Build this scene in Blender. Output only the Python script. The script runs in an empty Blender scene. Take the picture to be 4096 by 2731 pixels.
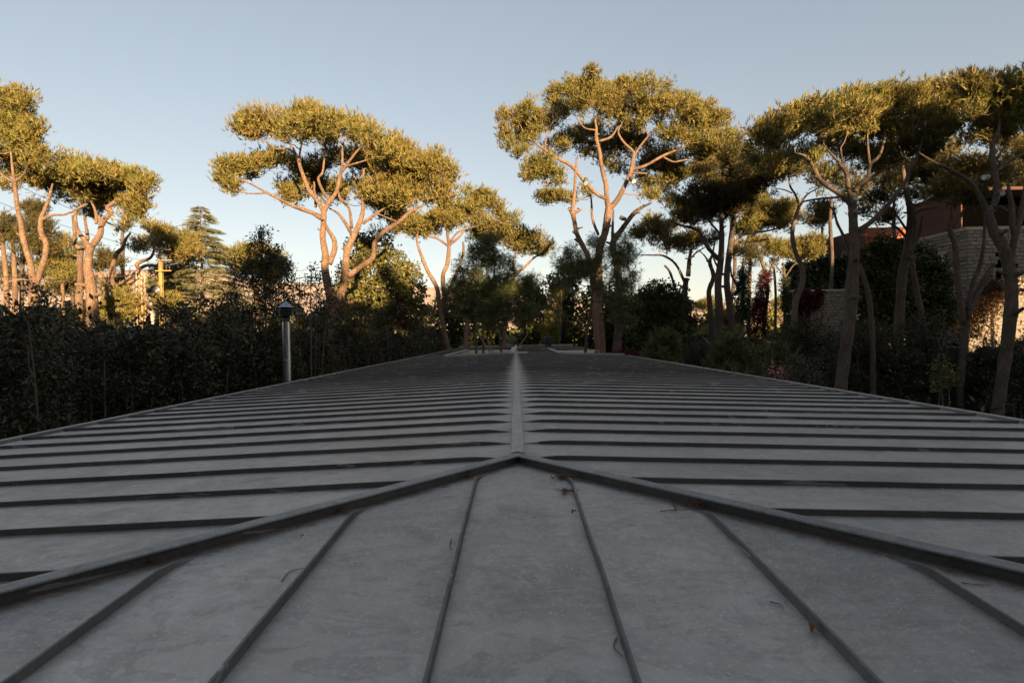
import bpy, math, random
import numpy as np
from mathutils import Matrix, Vector

scene = bpy.context.scene
rng = np.random.default_rng(7)
random.seed(7)

# ------------------------------------------------------------------ camera, sky, sun, exposure
CZ = 5.6                                   # camera height above the ground
FPX = 2281.0                               # focal length in pixels of the 4096 px wide photograph
ROLL = 0.018
cam_data = bpy.data.cameras.new('camera')
cam_data.sensor_width = 36.0
cam_data.lens = FPX / 4096 * 36.0
cam_data.clip_start = 0.05
cam_data.clip_end = 20000
cam = bpy.data.objects.new('camera', cam_data)
scene.collection.objects.link(cam)
Rm = (Matrix.Rotation(15.0 / FPX, 4, 'Z') @ Matrix.Rotation(math.radians(90) - 18.5 / FPX, 4, 'X') @ Matrix.Rotation(-ROLL, 4, 'Z'))
cam.matrix_world = Matrix.Translation((0, 0, CZ)) @ Rm
scene.camera = cam
cam_data.dof.use_dof = True
cam_data.dof.focus_distance = 18.0
cam_data.dof.aperture_fstop = 5.6

SUN_EL = math.radians(10.5)
SUN_AZ = math.radians(25)                  # behind the camera, to the right of the axis
S_DIR = Vector((math.sin(SUN_AZ) * math.cos(SUN_EL), -math.cos(SUN_AZ) * math.cos(SUN_EL), math.sin(SUN_EL)))
world = bpy.data.worlds.new('World')
scene.world = world
world.use_nodes = True
wn = world.node_tree
bg = wn.nodes['Background']
sky = wn.nodes.new('ShaderNodeTexSky')
sky.sky_type = 'NISHITA'
sky.sun_disc = False
sky.sun_elevation = SUN_EL
sky.sun_rotation = math.atan2(S_DIR.x, S_DIR.y)
sky.altitude = 900
sky.air_density = 1.0
sky.dust_density = 1.6
sky.ozone_density = 1.3
wb = wn.nodes.new('ShaderNodeMix'); wb.data_type = 'RGBA'; wb.blend_type = 'MULTIPLY'      # white balance of the photograph
wb.inputs[0].default_value = 1.0; wb.inputs[7].default_value = (1.13, 0.975, 0.865, 1)
gm = wn.nodes.new('ShaderNodeGamma'); gm.inputs[1].default_value = 0.62      # soft contrast of the hazy evening sky
wn.links.new(sky.outputs[0], gm.inputs[0]); wn.links.new(gm.outputs[0], wb.inputs[6]); wn.links.new(wb.outputs[2], bg.inputs[0])
bg.inputs[1].default_value = 0.08
sun_d = bpy.data.lights.new('sun', 'SUN')
sun_d.energy = 5.0
sun_d.angle = math.radians(0.5)
sun_d.color = (1.0, 0.70, 0.38)
sun_o = bpy.data.objects.new('sun', sun_d)
scene.collection.objects.link(sun_o)
sun_o.rotation_euler = S_DIR.to_track_quat('Z', 'Y').to_euler()
sun_o.location = (20, -60, 60)
scene.view_settings.view_transform = 'Standard'
scene.view_settings.look = 'None'
scene.view_settings.exposure = 2.17
scene.view_settings.gamma = 1.0
scene.view_settings.use_curve_mapping = False
scene.cycles.max_bounces = 6
scene.cycles.transparent_max_bounces = 8

Rn = np.array(Rm.to_3x3())


def W(px, py, Y):
    """world point on the plane y = Y along the sight line of a photograph pixel"""
    d = Rn @ np.array([(px - 2048) / FPX, -(py - 1365.5) / FPX, -1.0])
    t = Y / d[1]
    return np.array([d[0] * t, Y, CZ + d[2] * t])


# ------------------------------------------------------------------ object helpers
COL = scene.collection


def link(o, parent=None):
    COL.objects.link(o)
    if parent is not None:
        o.parent = parent
    return o


def tag(o, label=None, cat=None, group=None, kind=None):
    if label: o['label'] = label
    if cat: o['category'] = cat
    if group: o['group'] = group
    if kind: o['kind'] = kind
    return o


def empty(name, loc, label, cat, group=None):
    o = bpy.data.objects.new(name, None)
    o.empty_display_size = 0.3
    o.location = loc
    link(o)
    return tag(o, label, cat, group)


def np_mesh(name, V, F, mat, attrs=None, smooth=False):
    """V (n,3), F (m,k) with constant k"""
    V = np.asarray(V, dtype=np.float32); F = np.asarray(F, dtype=np.int32)
    me = bpy.data.meshes.new(name)
    me.vertices.add(len(V)); me.vertices.foreach_set('co', V.ravel())
    k = F.shape[1]
    me.loops.add(F.size); me.loops.foreach_set('vertex_index', F.ravel())
    me.polygons.add(len(F)); me.polygons.foreach_set('loop_start', np.arange(0, F.size, k, dtype=np.int32))
    me.update(calc_edges=True)
    if smooth:
        me.polygons.foreach_set('use_smooth', np.ones(len(F), dtype=bool))
    if attrs:
        for an, arr in attrs.items():
            a = me.attributes.new(an, 'FLOAT', 'POINT')
            a.data.foreach_set('value', np.asarray(arr, dtype=np.float32))
    me.materials.append(mat)
    return me


def npobj(name, V, F, mat, parent=None, origin=(0, 0, 0), attrs=None, smooth=False):
    V = np.asarray(V, dtype=np.float64) - np.asarray(origin, dtype=np.float64)
    o = bpy.data.objects.new(name, np_mesh(name, V, F, mat, attrs, smooth))
    return link(o, parent)


class MB:
    """collects polygons of any size; build() makes one mesh object"""
    def __init__(self): self.v = []; self.f = []
    def add(self, vs, fs):
        n = len(self.v)
        self.v += [tuple(map(float, p)) for p in vs]
        self.f += [tuple(i + n for i in f) for f in fs]
    def box(self, a, b):
        x0, y0, z0 = a; x1, y1, z1 = b
        self.add([(x0, y0, z0), (x1, y0, z0), (x1, y1, z0), (x0, y1, z0), (x0, y0, z1), (x1, y0, z1), (x1, y1, z1), (x0, y1, z1)],
                 [(0, 3, 2, 1), (4, 5, 6, 7), (0, 1, 5, 4), (1, 2, 6, 5), (2, 3, 7, 6), (3, 0, 4, 7)])
    def bar(self, p, q, w, h=None, up=(0, 0, 1)):
        h = h or w
        p = np.array(p, float); q = np.array(q, float)
        d = q - p; d /= np.linalg.norm(d)
        s = np.cross(d, up)
        if np.linalg.norm(s) < 1e-4: s = np.cross(d, (1, 0, 0))
        s /= np.linalg.norm(s); u = np.cross(s, d)
        vs = [c + a * s * w / 2 + b * u * h / 2 for c in (p, q) for a, b in ((-1, -1), (1, -1), (1, 1), (-1, 1))]
        self.add(vs, [(0, 3, 2, 1), (4, 5, 6, 7), (0, 1, 5, 4), (1, 2, 6, 5), (2, 3, 7, 6), (3, 0, 4, 7)])
    def tube(self, pts, radii, n=8, caps=True):
        V, F = tube_arrays(np.array(pts, float), np.array(radii, float), n)
        base = len(self.v)
        self.v += [tuple(map(float, p)) for p in V]
        self.f += [tuple(int(i) + base for i in f) for f in F]
        if caps:
            self.f.append(tuple(base + i for i in range(n))[::-1])
            m = base + len(V) - n
            self.f.append(tuple(m + i for i in range(n)))
    def lathe(self, prof, centre=(0, 0, 0), n=20):
        c = np.array(centre, float); base = len(self.v)
        for r, z in prof:
            for k in range(n):
                a = 2 * math.pi * k / n
                self.v.append((c[0] + r * math.cos(a), c[1] + r * math.sin(a), c[2] + z))
        for i in range(len(prof) - 1):
            for k in range(n):
                a = base + i * n + k; b = base + i * n + (k + 1) % n
                self.f.append((a, b, b + n, a + n))
    def build(self, name, mat, parent=None, origin=(0, 0, 0), smooth=False, mesh_only=False):
        me = bpy.data.meshes.new(name)
        ox, oy, oz = origin
        me.from_pydata([(x - ox, y - oy, z - oz) for x, y, z in self.v], [], self.f)
        me.materials.append(mat)
        if smooth: me.polygons.foreach_set('use_smooth', [True] * len(me.polygons))
        me.update()
        if mesh_only: return me
        return link(bpy.data.objects.new(name, me), parent)


def tube_arrays(P, R, n=8):
    m = len(P)
    T = np.gradient(P, axis=0)
    T /= np.linalg.norm(T, axis=1)[:, None] + 1e-9
    ref = np.array([0.0, 1.0, 0.0]) if abs(T[0][1]) < 0.9 else np.array([1.0, 0, 0])
    s = np.cross(T[0], ref); s /= np.linalg.norm(s)
    V = np.zeros((m, n, 3)); ang = np.arange(n) * 2 * math.pi / n
    for i in range(m):
        s = s - T[i] * np.dot(s, T[i]); s /= np.linalg.norm(s) + 1e-9
        u = np.cross(T[i], s)
        V[i] = P[i] + R[i] * (np.cos(ang)[:, None] * s + np.sin(ang)[:, None] * u)
    F = []
    for i in range(m - 1):
        a = np.arange(n) + i * n; b = (np.arange(n) + 1) % n + i * n
        F.append(np.stack([a, b, b + n, a + n], 1))
    return V.reshape(-1, 3), np.concatenate(F)


def spline(P, k=6):
    """Catmull-Rom through rows of P"""
    P = np.asarray(P, float)
    if len(P) < 2: return P
    Q = np.vstack([2 * P[0] - P[1], P, 2 * P[-1] - P[-2]])
    out = []
    for i in range(1, len(Q) - 2):
        t = np.linspace(0, 1, k, endpoint=False)[:, None]
        a, b, c, d = Q[i - 1], Q[i], Q[i + 1], Q[i + 2]
        out.append(0.5 * (2 * b + (c - a) * t + (2 * a - 5 * b + 4 * c - d) * t ** 2 + (3 * b - a - 3 * c + d) * t ** 3))
    out.append(P[-1:])
    return np.vstack(out)


# ------------------------------------------------------------------ materials
class Mat:
    def __init__(self, name):
        self.m = bpy.data.materials.new(name); self.m.use_nodes = True
        self.nt = self.m.node_tree; self.b = self.nt.nodes['Principled BSDF']
    def n(self, t, **kw):
        nd = self.nt.nodes.new(t)
        for k, v in kw.items():
            if k in nd.inputs.keys(): nd.inputs[k].default_value = v
            else: setattr(nd, k, v)
        return nd
    def l(self, a, b): self.nt.links.new(a, b)
    def coord(self, scale=(1, 1, 1), kind='pos'):
        mp = self.n('ShaderNodeMapping'); mp.inputs['Scale'].default_value = scale
        if kind == 'pos': self.l(self.n('ShaderNodeNewGeometry').outputs['Position'], mp.inputs['Vector'])
        else: self.l(self.n('ShaderNodeTexCoord').outputs['Object'], mp.inputs['Vector'])
        return mp.outputs[0]
    def noise(self, vec, scale, detail=5, rough=0.6, dist=0.0):
        nd = self.n('ShaderNodeTexNoise', Scale=scale, Detail=detail, Roughness=rough, Distortion=dist)
        self.l(vec, nd.inputs['Vector']); return nd.outputs['Fac']
    def ramp(self, fac, stops):
        r = self.n('ShaderNodeValToRGB')
        while len(r.color_ramp.elements) < len(stops): r.color_ramp.elements.new(0.5)
        for e, (p, c) in zip(r.color_ramp.elements, stops):
            e.position = p; e.color = (c[0], c[1], c[2], 1) if isinstance(c, (tuple, list)) else (c, c, c, 1)
        self.l(fac, r.inputs[0]); return r.outputs[0]
    def mix(self, fac, a, b, mode='MIX'):
        x = self.n('ShaderNodeMix', data_type='RGBA', blend_type=mode)
        for s, v in ((0, fac), (6, a), (7, b)):
            if hasattr(v, 'is_output'): self.l(v, x.inputs[s])
            elif s == 0: x.inputs[0].default_value = v
            else: x.inputs[s].default_value = (v[0], v[1], v[2], 1)
        return x.outputs[2]
    def math(self, op, a, b=0.0):
        x = self.n('ShaderNodeMath', operation=op)
        for i, v in enumerate((a, b)):
            if hasattr(v, 'is_output'): self.l(v, x.inputs[i])
            else: x.inputs[i].default_value = v
        return x.outputs[0]
    def bump(self, h, strength=0.3, dist=0.01):
        b = self.n('ShaderNodeBump', Strength=strength, Distance=dist)
        self.l(h, b.inputs['Height']); self.l(b.outputs[0], self.b.inputs['Normal'])
    def col(self, c):
        if hasattr(c, 'is_output'): self.l(c, self.b.inputs['Base Color'])
        else: self.b.inputs['Base Color'].default_value = (c[0], c[1], c[2], 1)
    def rough(self, r):
        if hasattr(r, 'is_output'): self.l(r, self.b.inputs['Roughness'])
        else: self.b.inputs['Roughness'].default_value = r


def plain(name, c, rough=0.7, metal=0.0, var=0.25, scale=6, bump=0.2):
    m = Mat(name); v = m.coord()
    f = m.noise(v, scale, 6, 0.65)
    m.col(m.mix(f, [x * (1 - var) for x in c], [min(1, x * (1 + var)) for x in c]))
    m.rough(rough); m.b.inputs['Metallic'].default_value = metal
    if bump: m.bump(m.noise(v, scale * 6, 4), bump, 0.01)
    return m.m


def mat_zinc(name, base=(0.375, 0.337, 0.303), dark=0.68, light=1.22, seam=False):
    m = Mat(name); v = m.coord()
    big = m.noise(v, 1.1, 6, 0.62, 0.4)
    blot = m.noise(v, 4.2, 8, 0.7, 0.9)
    fine = m.noise(v, 55, 4, 0.7)
    speck = m.noise(v, 30, 3, 0.55)
    oi = m.n('ShaderNodeObjectInfo')
    c = m.mix(m.ramp(big, [(0.35, 0.0), (0.65, 1.0)]), [x * dark for x in base], [x * light for x in base])
    blue = [base[0] * 0.72, base[1] * 0.84, base[2] * 1.0]
    c = m.mix(m.ramp(blot, [(0.50, 0.0), (0.72, 0.55)]), c, blue)
    pale = [base[0] * 1.35, base[1] * 1.33, base[2] * 1.28]
    c = m.mix(m.ramp(m.noise(v, 2.6, 9, 0.72, 1.6), [(0.55, 0.0), (0.562, 0.5), (0.62, 0.15)]), c, pale)
    # sharp edged water stains, drawn out a little down the slope
    st = m.noise(m.coord((1.0, 2.2, 1.0)), 3.1, 5, 0.5, 2.2)
    c = m.mix(m.ramp(st, [(0.55, 0.0), (0.56, 0.6), (0.63, 0.35), (0.637, 0.7), (0.67, 0.2)]), c, [x * 0.66 for x in base])
    c = m.mix(m.ramp(speck, [(0.66, 0.0), (0.72, 0.6)]), c, pale)
    c = m.mix(m.ramp(m.noise(v, 9, 3, 0.5), [(0.70, 0.0), (0.74, 0.7)]), c, [0.07, 0.065, 0.06])
    # oxide bloom, fine white freckles and dull grime at several scales
    mott = m.noise(v, 26, 6, 0.7, 0.2)
    c = m.mix(m.ramp(mott, [(0.42, 0.0), (0.66, 0.45)]), c, [base[0] * 1.3, base[1] * 1.3, base[2] * 1.25])
    c = m.mix(m.ramp(m.noise(v, 9, 7, 0.65, 0.5), [(0.50, 0.0), (0.70, 0.28)]), c, [base[0] * 0.58, base[1] * 0.68, base[2] * 0.78])
    c = m.mix(m.ramp(m.noise(v, 80, 4, 0.7), [(0.58, 0.0), (0.66, 0.9)]), c, [base[0] * 1.55, base[1] * 1.55, base[2] * 1.5])
    run = m.noise(m.coord((0.9, 14.0, 1.0)), 2.0, 5, 0.65, 0.3)
    c = m.mix(m.ramp(run, [(0.5, 0.0), (0.72, 0.28)]), c, [x * 1.3 for x in base])
    c = m.mix(0.16, c, m.mix(fine, [0.05] * 3, [0.6] * 3))
    if name == 'weathered_zinc':      # brown dirt and old needles dust caught under the hips
        sx = m.n('ShaderNodeSeparateXYZ'); m.l(m.n('ShaderNodeNewGeometry').outputs['Position'], sx.inputs[0])
        dist = m.math('SUBTRACT', m.math('SUBTRACT', 3.45, sx.outputs['Y']), m.math('ABSOLUTE', sx.outputs['X']))
        dist = m.math('ADD', dist, m.math('MULTIPLY', m.math('SUBTRACT', m.noise(v, 14, 4, .6), 0.5), 0.16))
        band = m.math('MULTIPLY', m.math('GREATER_THAN', dist, -0.03), m.ramp(dist, [(0.05, 0.85), (0.15, 0.0)]))
        c = m.mix(band, c, (0.13, 0.10, 0.075))
    if seam: c = m.mix(m.ramp(m.noise(m.coord((1.5, 1.5, 9)), 1.4, 4, 0.6, 0.8), [(0.62, 0.0), (0.632, 0.85), (0.70, 0.4)]), c, (0.33, 0.32, 0.30))
    # tone of each sheet
    br = m.math('ADD', m.math('MULTIPLY', oi.outputs['Random'], 0.16), 0.92)
    comb = m.n('ShaderNodeCombineColor')
    for i in range(3): m.l(br, comb.inputs[i])
    c = m.mix(1.0, c, comb.outputs[0], 'MULTIPLY')
    m.col(c)
    m.b.inputs['Metallic'].default_value = 0.7
    m.rough(m.ramp(blot, [(0.35, 0.68), (0.65, 0.40)]))
    h = m.math('ADD', m.math('MULTIPLY', m.noise(v, 2.3, 2, 0.4), 1.0), m.math('MULTIPLY', mott, 0.06))
    m.bump(h, 0.6, 0.03)
    return m.m


def mat_bark(name, c1, c2, scale=1.0):
    m = Mat(name)
    v = m.coord((1, 1, 0.38)); v2 = m.coord()
    vo = m.n('ShaderNodeTexVoronoi', Scale=8 * scale, feature='DISTANCE_TO_EDGE')
    wob = m.noise(v2, 6, 3, 0.6)
    addv = m.n('ShaderNodeVectorMath', operation='ADD')
    m.l(v, addv.inputs[0]); m.l(wob, addv.inputs[1]); m.l(addv.outputs[0], vo.inputs['Vector'])
    crack = m.ramp(vo.outputs['Distance'], [(0.0, 0.0), (0.18, 1.0)])
    n1 = m.noise(v2, 2.2, 6, 0.7)
    c = m.mix(m.ramp(n1, [(0.3, 0.0), (0.7, 1.0)]), c1, c2)
    c = m.mix(m.math('MULTIPLY', m.math('SUBTRACT', 1.0, crack), 0.75), c, [x * 0.3 for x in c1])
    c = m.mix(m.ramp(m.noise(m.coord((1, 1, .5)), 1.1, 4, .6), [(0.48, 0.0), (0.62, 0.6)]), c, [x * 0.45 for x in c1])
    c = m.mix(m.ramp(m.noise(v2, 14, 3), [(0.6, 0.0), (0.72, 0.6)]), c, [min(1, x * 1.35) for x in c2])
    m.col(c); m.rough(0.9)
    m.bump(m.math('ADD', crack, m.math('MULTIPLY', m.noise(v2, 40, 3), 0.4)), 0.8, 0.03)
    return m.m


def mat_leaf(name, young, old, trans=0.3, rough=0.5, spec=0.3, dry=None):
    """young / old colours follow the mesh attribute age; rnd varies each tuft"""
    m = Mat(name)
    at = m.n('ShaderNodeAttribute', attribute_name='age'); ar = m.n('ShaderNodeAttribute', attribute_name='rnd')
    c = m.mix(at.outputs['Fac'], young, old)
    big = m.noise(m.coord(), 0.45, 3, 0.6)
    c = m.mix(m.ramp(big, [(0.35, 0.0), (0.7, 0.5)]), c, [young[0] * 0.7, young[1] * 0.85, young[2] * 0.9])
    if dry: c = m.mix(m.ramp(ar.outputs['Fac'], [(0.93, 0.0), (0.99, 0.6)]), c, dry)
    br = m.math('ADD', m.math('MULTIPLY', ar.outputs['Fac'], 0.8), 0.6)
    comb = m.n('ShaderNodeCombineColor')
    for i in range(3): m.l(br, comb.inputs[i])
    c = m.mix(1.0, c, comb.outputs[0], 'MULTIPLY')
    m.col(c); m.rough(rough)
    m.b.inputs['Specular IOR Level'].default_value = spec
    tr = m.n('ShaderNodeBsdfTranslucent'); m.l(c, tr.inputs['Color'])
    mx = m.n('ShaderNodeMixShader'); mx.inputs[0].default_value = trans
    m.l(m.b.outputs[0], mx.inputs[1]); m.l(tr.outputs[0], mx.inputs[2])
    out = [x for x in m.nt.nodes if x.type == 'OUTPUT_MATERIAL'][0]
    m.l(mx.outputs[0], out.inputs['Surface'])
    return m.m


def mat_stone(name, base, var=0.25):
    m = Mat(name); v = m.coord(); oi = m.n('ShaderNodeObjectInfo')
    n1 = m.noise(v, 1.6, 6, 0.7)
    c = m.mix(n1, [x * (1 - var) for x in base], [x * (1 + var) for x in base])
    c = m.mix(m.ramp(m.noise(v, 9, 5, 0.7), [(0.5, 0.0), (0.75, 0.5)]), c, [x * 0.55 for x in base])
    br = m.math('ADD', m.math('MULTIPLY', oi.outputs['Random'], 0.3), 0.85)
    comb = m.n('ShaderNodeCombineColor')
    for i in range(3): m.l(br, comb.inputs[i])
    m.col(m.mix(1.0, c, comb.outputs[0], 'MULTIPLY')); m.rough(0.9)
    m.bump(m.noise(v, 5, 6, 0.7), 0.9, 0.06)
    return m.m


ZINC = mat_zinc('weathered_zinc')
ZINC_CAP = mat_zinc('zinc_cap', (0.24, 0.225, 0.21), 0.7, 1.35)
ZINC_SEAM_SHADED = mat_zinc('zinc_seam_shaded', (0.075, 0.069, 0.063), 0.75, 1.15, True)  # darkened copy of the sheet zinc: shade of the upright faces painted in
FRONT_SEAM_SHADED = mat_zinc('front_seam_zinc_shaded', (0.10, 0.094, 0.088), 0.7, 1.4, True)  # front seams also darkened, their side shade put into the colour
ZINC_LIGHT = mat_zinc('zinc_flashing', (0.34, 0.32, 0.295), 0.9, 1.1)
DARK_METAL = plain('dark_gutter_metal', (0.03, 0.03, 0.033), 0.6)
BARK = mat_bark('pine_bark', (0.165, 0.095, 0.058), (0.30, 0.19, 0.125))
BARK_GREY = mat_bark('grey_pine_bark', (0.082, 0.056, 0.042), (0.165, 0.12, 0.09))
BARK_DARK = plain('twig_bark', (0.10, 0.075, 0.055), 0.9)
BARK_TWIG = plain('pale_twig_bark', (0.20, 0.13, 0.09), 0.9)
CUTWOOD = plain('cut_wood', (0.42, 0.30, 0.2), 0.85)
NEEDLE = mat_leaf('pine_needles', (0.165, 0.18, 0.035), (0.225, 0.15, 0.055), 0.36, 0.5, 0.25, dry=(0.26, 0.13, 0.04))
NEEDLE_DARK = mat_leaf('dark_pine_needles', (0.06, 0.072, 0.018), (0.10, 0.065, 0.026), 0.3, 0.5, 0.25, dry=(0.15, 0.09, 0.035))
NEEDLE_YOUNG = mat_leaf('young_pine_needles', (0.095, 0.125, 0.038), (0.11, 0.10, 0.045), 0.3, 0.5, 0.25)
CEDAR = mat_leaf('cedar_needles', (0.15, 0.15, 0.075), (0.13, 0.11, 0.05), 0.25, 0.5, 0.2)
OLIVE = mat_leaf('evergreen_oak_leaves', (0.036, 0.036, 0.014), (0.045, 0.037, 0.015), 0.2, 0.42, 0.4, dry=(0.17, 0.12, 0.045))
BROAD = mat_leaf('broad_leaves', (0.16, 0.14, 0.045), (0.11, 0.11, 0.035), 0.35, 0.45, 0.35, dry=(0.26, 0.17, 0.06))
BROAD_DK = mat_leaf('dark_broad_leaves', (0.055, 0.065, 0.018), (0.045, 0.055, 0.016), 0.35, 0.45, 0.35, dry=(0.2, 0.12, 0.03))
LIME = mat_leaf('lime_leaves', (0.22, 0.2, 0.04), (0.17, 0.14, 0.03), 0.4, 0.45, 0.3)
IVY = mat_leaf('ivy_leaves', (0.035, 0.055, 0.02), (0.045, 0.05, 0.02), 0.2, 0.4, 0.3)
REDIVY = mat_leaf('red_creeper_leaves', (0.09, 0.010, 0.011), (0.06, 0.012, 0.01), 0.35, 0.45, 0.3)
PINK = mat_leaf('pink_petals', (0.6, 0.3, 0.32), (0.35, 0.1, 0.12), 0.3, 0.5, 0.2)
GROUND = plain('dry_ground', (0.10, 0.08, 0.05), 0.95, scale=1.5, var=0.4)
CREAM = plain('cream_render', (0.62, 0.56, 0.45), 0.85, var=0.06)
PLASTER = plain('pale_plaster', (0.6, 0.6, 0.62), 0.85, var=0.08)
YELLOW = plain('yellow_pole_paint', (0.27, 0.18, 0.055), 0.55, var=0.15)
RUST = plain('rusty_lattice_paint', (0.34, 0.22, 0.14), 0.75, var=0.3)
INSUL = plain('brown_insulator', (0.07, 0.04, 0.03), 0.3)
CABLE = plain('black_cable', (0.02, 0.02, 0.02), 0.6)
GALV = plain('grey_lamp_housing', (0.13, 0.13, 0.13), 0.5, 0.3)
CONCRETE = plain('concrete', (0.36, 0.31, 0.26), 0.9)
BLACKM = plain('black_painted_metal', (0.012, 0.012, 0.013), 0.55)
CONE = plain('galvanised_cowl', (0.30, 0.34, 0.40), 0.4, 0.5, var=0.15, bump=0.05)
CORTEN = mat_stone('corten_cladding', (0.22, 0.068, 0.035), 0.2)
CORTEN_D = mat_stone('brown_and_shaded_cladding', (0.07, 0.026, 0.018), 0.2)  # brown cladding; doubles as painted shade on the clad block's left flank
STONE = mat_stone('rockfaced_limestone', (0.17, 0.145, 0.12), 0.25)
STONE_TRIM = mat_stone('limestone_coping', (0.25, 0.22, 0.185), 0.12)
MORTAR = plain('mortar', (0.17, 0.14, 0.11), 0.95)
OPENING_SHADE = Mat('painted_opening_shade'); OPENING_SHADE.col((0.001, 0.001, 0.001)); OPENING_SHADE.rough(1.0); OPENING_SHADE.b.inputs['Specular IOR Level'].default_value = 0.0; OPENING_SHADE = OPENING_SHADE.m  # flat black stands in for the shade inside openings
GLASS = Mat('window_glass'); GLASS.col((0.02, 0.022, 0.025)); GLASS.rough(0.08); GLASS = GLASS.m
WHITE = plain('white_paint', (0.72, 0.70, 0.66), 0.6, var=0.05)
st = Mat('stainless_steel'); st.col((0.55, 0.55, 0.56)); st.b.inputs['Metallic'].default_value = 1.0
st.rough(st.ramp(st.noise(st.coord((30, 30, 0.6)), 3, 3), [(0.3, 0.22), (0.7, 0.36)])); st.bump(st.noise(st.coord((40, 40, 0.8)), 3, 3), 0.06, 0.01)
STEEL = st.m
DRY = plain('dry_leaf', (0.17, 0.06, 0.025), 0.8)
NEEDLE_DRY = plain('fallen_needles', (0.12, 0.055, 0.03), 0.85)
LENS = Mat('lamp_glass'); LENS.col((0.5, 0.5, 0.5)); LENS.rough(0.1); LENS = LENS.m

# ------------------------------------------------------------------ ground and mountains
mb = MB()
V = []; F = []
gx = np.concatenate([-np.geomspace(9000, 60, 14), np.linspace(-50, 50, 9), np.geomspace(60, 9000, 14)])
gy = np.concatenate([-np.geomspace(3000, 60, 8), np.linspace(-50, 90, 10), np.geomspace(110, 9000, 16)])
GX, GY = np.meshgrid(gx, gy)
GZ = np.where(GY > 60, -(GY - 60) * 0.012, 0.0) - 0.0
GZ = np.maximum(GZ, -30)
V = np.stack([GX, GY, GZ], -1).reshape(-1, 3); nx = len(gx)
F = [(j * nx + i, j * nx + i + 1, (j + 1) * nx + i + 1, (j + 1) * nx + i) for j in range(len(gy) - 1) for i in range(nx - 1)]
tag(npobj('ground', V, F, GROUND), kind='structure')

m = Mat('bare_limestone_mountain'); v = m.coord((1, 1, 2.5))
c = m.mix(m.ramp(m.noise(v, 0.004, 8, 0.7), [(0.35, 0.0), (0.65, 1.0)]), (0.24, 0.18, 0.15), (0.35, 0.27, 0.23))
c = m.mix(m.ramp(m.noise(v, 0.03, 5, 0.7), [(0.55, 0.0), (0.68, 0.55)]), c, (0.17, 0.16, 0.10))
m.col(c); m.rough(0.95); MOUNT = m.m
prof = [(-3000, 1060), (0, 1085), (600, 1078), (900, 1108), (1300, 1140), (1750, 1152), (2300, 1190), (2900, 1213), (2985, 1196), (3040, 1201), (3300, 1222), (4096, 1232), (7000, 1230)]
xs = np.linspace(-3000, 7000, 260); YR = 3000.0
base = np.interp(xs, [p[0] for p in prof], [p[1] for p in prof])
zr = np.array([W(x, y, YR)[2] for x, y in zip(xs, base)]); xr = np.array([W(x, 1300, YR)[0] for x in xs])
rows = 46; V = []
from mathutils import noise as mn
for j in range(rows):
    t = j / (rows - 1)
    y = YR - 1500 + 2100 * t
    for i in range(len(xs)):
        k = 1 - abs((y - YR) / (1500 if y < YR else 600))
        n = mn.fractal(Vector((xr[i] * 0.0022, y * 0.0022, 0)), 0.9, 2.1, 6)
        n2 = mn.fractal(Vector((xr[i] * 0.009, y * 0.004, 4)), 0.8, 2.1, 4)
        z = -30 + (zr[i] + 30 + 2) * (max(k, 0) ** 0.8) + (n * 45 + n2 * 14) * min(1, 4 * max(k, 0)) * (0.25 if k > .97 else 1) * (1 if k < .9 else 0.35)
        V.append((xr[i] * y / YR, y, z))
n = len(xs)
F = [(j * n + i, j * n + i + 1, (j + 1) * n + i + 1, (j + 1) * n + i) for j in range(rows - 1) for i in range(n - 1)]
tag(npobj('mountains', V, F, MOUNT, smooth=True), kind='structure')

# ------------------------------------------------------------------ pavilion with standing seam roof
D = 3.45; PITCH = 0.036; RZ = CZ - 0.755; EX = 4.88; YF0 = -1.4; YEND = 50.4; SP = 0.515
def zs(x): return RZ - PITCH * abs(x)
def zf(y): return RZ - PITCH * (D - y)
pav = empty('roofed_pavilion', (0, 20, 0), 'long low pavilion under a grey standing seam zinc hip roof with tree wells', 'building')
PO = (0, 20, 0)
def part(mbx, name, mat, parent=pav, smooth=False, org=PO): return mbx.build(name, mat, parent, org, smooth)
roof = empty('roof', (0, 0, 0), None, None); roof.parent = pav
for k in ('label', 'category'):
    if k in roof: del roof[k]
LW = (-3.15, -0.22, 25.9, 37.4)        # left tree well
RW = (2.1, EX, 25.9, 35.4)             # right tree well, open to the eave
seam_y = [3.52 + SP * k for k in range(-9, 92)]
seam_y = [y for y in seam_y if YF0 < y < YEND]

def panel_mesh(sgn, x0, x1, y0, y1, clip):
    """sheet between two seams; clip=True cuts it along the hip"""
    m_ = MB(); nx_ = 9
    pts = []
    for a in (y0, y1):
        lo = max(x0, (D - a)) if clip else x0
        lo = min(lo, x1)
        pts.append([(sgn * (lo + (x1 - lo) * i / nx_), a) for i in range(nx_ + 1)])
    vs = [(x, y, zs(x)) for x, y in pts[0]] + [(x, y, zs(x)) for x, y in pts[1]]
    n_ = nx_ + 1
    fs = [(i, i + 1, n_ + i + 1, n_ + i) for i in range(nx_)]
    if sgn < 0: fs = [f[::-1] for f in fs]
    m_.add(vs, fs)
    return m_

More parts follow.
